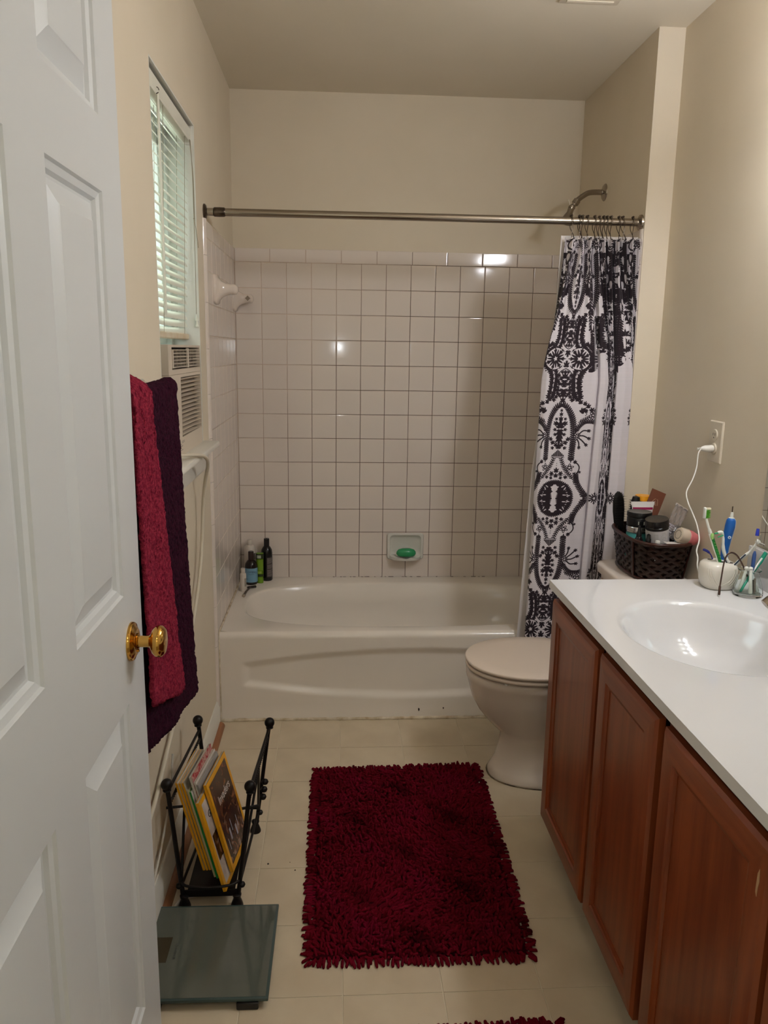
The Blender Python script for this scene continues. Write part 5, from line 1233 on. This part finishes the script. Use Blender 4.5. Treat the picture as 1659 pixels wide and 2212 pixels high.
# ================================================================== RUGS
def rug(name, label, corners, seed, lab2):
    r0 = np.random.default_rng(seed); C = [np.array(c) for c in corners]     # far left, far right, near right, near left
    t = thing(name, label, 'rug', (float(np.mean([c[0] for c in C])), float(np.mean([c[1] for c in C])), 0), 'shaggy dark red bath rugs')
    def P2(u, v): return (1-v)*((1-u)*C[0]+u*C[1])+v*((1-u)*C[3]+u*C[2])
    g = G(); g.prism([tuple(P2(u, v)) for u, v in ((.01, .01), (.99, .01), (.99, .99), (.01, .99))], 2, .0005, .006)
    obj('backing', g, M('rug_backing', (52, 5, 13), 1., spec=.02), t, 0)
    Lx = np.linalg.norm(C[1]-C[0]); Ly = np.linalg.norm(C[3]-C[0]); sp = .0088
    nx, ny = int(Lx/sp), int(Ly/sp)
    V_ = []; F_ = []; CL = []
    ring = 5
    ph = r0.uniform(0, 9, 6)
    for i in range(ny+1):
        for j in range(nx+1):
            u = np.clip((j+r0.uniform(-.35, .35))/nx, 0, 1); v = np.clip((i+r0.uniform(-.35, .35))/ny, 0, 1)
            b = P2(u, v)
            ed = min(u*Lx, (1-u)*Lx, v*Ly, (1-v)*Ly)
            fx = .55*math.sin(b[0]*9+b[1]*6+ph[0])+.5*math.sin(b[1]*14+ph[1]); fy = .5*math.sin(b[0]*13-b[1]*7+ph[2])+.25
            dirn = np.array([fx+r0.normal(0, .6), fy*.8+r0.normal(0, .5), .62])
            if ed < .014 and r0.random() < .84:
                o_ = np.zeros(3)
                if u*Lx < .014: o_[:2] += (C[0]-C[1])/Lx
                if (1-u)*Lx < .014: o_[:2] += (C[1]-C[0])/Lx
                if v*Ly < .014: o_[:2] += (C[0]-C[3])/Ly
                if (1-v)*Ly < .014: o_[:2] += (C[3]-C[0])/Ly
                dirn = o_*1.15+np.array([r0.normal(0, .25), r0.normal(0, .25), .22])
            dirn /= np.linalg.norm(dirn); ln = r0.uniform(.017, .025)
            a = np.cross(dirn, [0, 0, 1.]); a /= np.linalg.norm(a)+1e-9; c_ = np.cross(dirn, a)
            base = np.array([b[0], b[1], .0045]); o0 = len(V_)
            rad = r0.uniform(.0036, .0046)
            for (s, rr2) in ((0, .9), (.45, 1.0), (.88, .98), (1.0, .62)):
                cen = base+dirn*ln*s; cen[2] = max(cen[2]-.010*s*s*(1-dirn[2]), rad*rr2+.0008)
                for k in range(ring):
                    an = 2*PI*k/ring; V_.append(cen+(a*math.cos(an)+c_*math.sin(an))*rad*rr2)
            for q in range(3):
                for k in range(ring): F_.append((o0+q*ring+k, o0+q*ring+(k+1) % ring, o0+(q+1)*ring+(k+1) % ring, o0+(q+1)*ring+k))
            F_.append(tuple(o0+3*ring+k for k in range(ring)))
            n1 = math.sin(b[0]*23+ph[3])*math.sin(b[1]*19+ph[4])+.6*math.sin(b[0]*41+b[1]*37+ph[5])
            dkn = 1.0-.35*max(0, n1-.55)/.6
            sh_ = np.clip(dkn*r0.uniform(.82, 1.12), .25, 1.2)
            base_c = np.array(lin((97, 9, 25)))*(1-.0)+np.array((0.02, 0, .006))*max(0, -n1)*.6
            CL += [np.append(base_c*sh_, 1)]*(4*ring)
    me = bpy.data.meshes.new('pile'); me.from_pydata([tuple(p) for p in V_], [], F_); me.update()
    ca = me.color_attributes.new('pile_colour', 'FLOAT_COLOR', 'POINT'); ca.data.foreach_set('color', np.array(CL, np.float32).ravel())
    me.polygons.foreach_set('use_smooth', [True]*len(me.polygons))
    me.materials.append(M('rug_pile', (90, 8, 16), 1., spec=.05, attr='pile_colour'))
    o = bpy.data.objects.new('pile', me); COL.objects.link(o); off = world_off(t); me.transform(Matrix.Translation(-off)); o.parent = t; o['kind'] = 'stuff'
    return t
rug('bath_rug', 'shaggy dark red bath rug lying in the middle of the floor', [(.385, -1.155), (.930, -1.140), (.912, -2.020), (.388, -2.015)], 3, '')
rug('bath_rug', 'second shaggy dark red rug, only its far edge showing at the frame bottom', [(.415, -2.235), (.925, -2.212), (.955, -2.70), (.43, -2.72)], 8, '')
# small crumbs of dirt on the vinyl
for i, (x, y, r) in enumerate(((.262, -1.645, .0030), (.338, -1.675, .0022), (.322, -1.640, .0014))):
    tag(obj('floor_crumb', G().lathe([(r, .0), (r*.8, r*.5), (0, r*.6)], 7, Matrix.Translation((x, y, .0002)) @ Matrix.Rotation(.4*i, 4, 'Z')), M('crumb', (50, 40, 32), .9), None, 0), ('dark crumb on the vinyl floor beside the magazine rack', 'tiny dark crumb nearest the rug on the vinyl floor', 'faint speck on the vinyl between the other crumbs')[i], 'crumb', 'crumbs on the floor')

# ================================================================== THINGS ON THE TUB CORNER
def bottle(name, label, loc, prof, mat, capprof, capm, sx_=1., sy_=1., rz=0.):
    t = thing(name, label, 'bottle', loc, 'bottles on the tub corner'); Mx = Matrix.Translation(loc) @ Matrix.Rotation(rz, 4, 'Z') @ Matrix.Diagonal((sx_, sy_, 1.05, 1))
    obj('bottle_body', G().lathe(prof, 28, Mx), mat, t, 50)
    obj('cap', G().lathe(capprof, 22, Mx), capm, t, 40)
    return t, Mx
TZ = RZ+.0004
def wrap(name, parent, Mx, r, a0, a1, z0, z1, mat, n=14, pr=None):
    A = [[((r if pr is None else pr)*math.cos(a), r*math.sin(a), z) for z in np.linspace(z0, z1, 5)] for a in np.linspace(a0, a1, n)]
    return obj(name, G().grid(A, Mx), mat, parent, 60)
brn = M('brown_bottle', (26, 17, 15), .2); blk_b = M('black_bottle', (12, 11, 12), .22)
t, Mx = bottle('shampoo_bottle', 'brown shampoo bottle with a pale blue label in the tub corner', (.064, -.112, TZ), [(0, 0), (.026, 0), (.0285, .004), (.0285, .083), (.026, .092), (.018, .103), (.0115, .108)], brn, [(.0125, .104), (.0125, .142), (.011, .145), (0, .145)], M('brown_cap', (40, 22, 20), .3))
wrap('blue_label', t, Mx, .0289, PI*1.02, PI*2.02, .012, .074, M('blue_label', (118, 160, 184), .4), 18)
text_obj('label_text', 'OMERS', .0125, M('label_ink', (40, 58, 84), .5), Matrix.Translation((.071, -.1412, TZ+.061)) @ Matrix.Rotation(PI/2, 4, 'X'), t, .0002)
wrap('label_line', t, Mx, .0292, PI*1.38, PI*1.68, .0475, .0485, MATS['label_ink']); wrap('label_line', t, Mx, .0292, PI*1.22, PI*1.36, .026, .0275, MATS['label_ink'])
t, Mx = bottle('conditioner_bottle', 'tall black bottle with a grey printed back label against the wall', (.130, -.052, TZ), [(0, 0), (.023, 0), (.0255, .004), (.0255, .125), (.024, .138), (.017, .150), (.011, .156)], blk_b, [(.0125, .152), (.0125, .184), (.0118, .188), (.004, .187), (0, .182)], black_pl)
wrap('back_label', t, Mx, .0258, PI*1.52, PI*1.97, .018, .108, M('back_label', (66, 60, 58), .5))
g = G()
for k in range(17):
    if k in (6, 11): continue
    A = [[(.0262*math.cos(a), .0262*math.sin(a), .024+.0048*k+dz) for dz in (0, .0016)] for a in np.linspace(PI*1.55, PI*(1.80+.12*random.random()), 6)]; g.grid(A, Mx)
obj('label_print', g, M('label_print_grey', (140, 134, 128), .5), t, 0)
t, Mx = bottle('white_bottle', 'white pump style bottle at the back of the tub corner', (.052, -.046, TZ), [(0, 0), (.026, 0), (.0275, .004), (.0275, .135), (.024, .148), (.014, .157), (.011, .159)], M('white_bottle', (206, 196, 184), .3), [(.0125, .157), (.0125, .178), (.010, .181), (0, .181)], M('white_cap', (200, 190, 178), .35))
wrap('grey_print', t, Mx, .0279, PI*1.62, PI*1.9, .096, .124, M('grey_label', (120, 112, 104), .5))
t, Mx = bottle('green_tube', 'green body wash tube standing on its cap with a dark top edge', (.1025, -.1, TZ), [(0, .026), (.0150, .026), (.0158, .03), (.0160, .085), (.0170, .128), (.0172, .134), (0, .134)], M('green_wash', (96, 132, 24), .25), [(0, 0), (.0142, 0), (.0150, .003), (.0150, .018), (.0140, .0255), (0, .0258)], M('green_cap', (104, 142, 30), .3), 1., .72)
wrap('dark_band', t, Mx, .0163, PI, PI*2, .030, .041, M('dark_green', (34, 48, 16), .4)); wrap('dark_band', t, Mx, .0174, PI, PI*2, .110, .132, MATS['dark_green'])
wrap('tag_label', t, Mx, .0178, PI*1.24, PI*1.62, .113, .126, M('tag_label', (160, 164, 150), .5)); wrap('pale_label', t, Mx, .0165, PI*1.3, PI*1.66, .044, .055, M('pale_green', (150, 176, 70), .5))
wrap('green_panel', t, Mx, .0166, PI*1.15, PI*1.85, .058, .106, M('mid_green', (112, 150, 34), .3))
t, Mx = bottle('travel_bottle', 'small white travel bottle at the front of the tub corner', (.040, -.225, TZ), [(0, 0), (.0125, 0), (.0138, .003), (.0138, .072), (.0125, .077), (.009, .079)], M('travel_white', (214, 204, 192), .35), [(.0095, .078), (.0095, .097), (.0085, .099), (0, .099)], MATS['white_cap'])
wrap('grey_print', t, Mx, .0141, PI*1.66, PI*1.95, .022, .058, M('travel_print', (170, 160, 148), .5))
g = G()
for k in range(9): g.grid([[(.0143*math.cos(a), .0143*math.sin(a), .024+.0036*k+dz) for dz in (0, .0012)] for a in np.linspace(PI*1.68, PI*(1.78+.08*(k % 3)), 4)], Mx)
obj('label_print', g, MATS['grey_label'], t, 0)
rz_ = thing('razor', 'brown disposable razor lying on the tub corner rim', 'razor', (.062, -.25, TZ))
rzm = M('razor_brown', (72, 52, 40), .3)
obj('handle', G().tube(spline([(.052, -.318, TZ+.006), (.054, -.30, TZ+.008), (.058, -.262, TZ+.010), (.064, -.228, TZ+.010), (.070, -.205, TZ+.010)], 5), [.0068]*4+[.0055]*6+[.0046]*5+[.0040]*6, 10, flat=.8), rzm, rz_, 60)
obj('handle_tip', G().lathe([(0, -.004), (.0066, -.002), (.0066, .003), (0, .005)], 12, align((.052, -.318, TZ+.0068), (.1, 1, 0))), M('razor_tip', (176, 160, 140), .25), rz_)
obj('head', G().box(-.021, .021, -.005, .005, -.004, .004, .0015, 2, Matrix.Translation((.074, -.196, TZ+.009)) @ Matrix.Rotation(.5, 4, 'Z') @ Matrix.Rotation(.3, 4, 'X')), M('razor_head', (48, 38, 32), .35), rz_)
for k in range(2): obj('blade', G().box(-.018, .018, -.0004, .0004, 0, .0006, 0, 1, Matrix.Translation((.074, -.196, TZ+.013)) @ Matrix.Rotation(.5, 4, 'Z') @ Matrix.Rotation(.3, 4, 'X') @ Matrix.Translation((0, -.002+.004*k, 0))), chrome, rz_, 0)

# ================================================================== CEILING FAN, LAMPS
fan = thing('exhaust_fan', 'cream bathroom fan grille on the ceiling at the top frame edge', 'fan', (1.217, -1.08, H))
obj('frame', plate_with_holes(G(), 0, .012, -.12, .12, -.085, .085, [(-.10, .10, -.065, .065)]).__class__() if False else G().box(1.125, 1.310, -1.21, -.962, H-.009, H-.0004, .004, 2), M('fan_grille', (228, 216, 196), .5), fan)
for k in range(9): obj('slat', G().box(1.145, 1.290, -1.195+.025*k, -1.181+.025*k, H-.0125, H-.009, .001), MATS['fan_grille'], fan, 0)
vl = thing('vanity_light', 'vanity light bar of globe bulbs on the right wall above the mirror', 'lamp', (XR, -1.99, 2.02))
obj('back_bar', G().box(XR-.030, XR-.0006, -2.32, -1.66, 1.965, 2.065, .004, 2), chrome, vl)
bulb_m = M('bulb_glow', (255, 236, 206), .4, emit=((246, 249, 255), BULB_STRENGTH))
for y in (-1.735, -1.905, -2.075, -2.245):
    s_ = obj('socket', G().lathe([(.020, 0), (.020, .022), (.014, .024)], 18, align((XR-.030, y, 2.015), (-1, 0, 0))), chrome, vl)
    obj('bulb', G().lathe([(.012, .0), (.020, .008)]+[(.045*math.cos(a), .050+.045*math.sin(a)) for a in np.linspace(-1.0, 1.45, 12)]+[(0, .095)], 20, align((XR-.052, y, 2.015), (-1, 0, 0))), bulb_m, s_, 60)
hall_fill = thing('hall_fill_lamp', 'unseen round white ceiling lamp added as fill in the hall behind the camera', 'lamp', (.55, -4.2, H))  # added out of view to send soft neutral fill through the doorway
obj('base', G().lathe([(.16, 0), (.16, -.02), (.15, -.03)], 28, Matrix.Translation((.55, -4.2, H-.0005))), white_pl, hall_fill)
obj('diffuser', G().lathe([(.15, -.025), (.14, -.06), (.10, -.09), (.05, -.102), (0, -.105)], 28, Matrix.Translation((.55, -4.2, H))), M('hall_fill_diffuser', (255, 250, 240), .5, emit=((255, 244, 228), HALL_FILL_STRENGTH)), hall_fill, 60)
fl = bpy.data.lights.new('phone_flash', 'POINT'); fl.energy = FLASH_POWER; fl.shadow_soft_size = .016; fl.color = (.90, .96, 1.0)
fo = bpy.data.objects.new('phone_flash', fl); COL.objects.link(fo); fo.location = (.470, -3.622, 1.432)
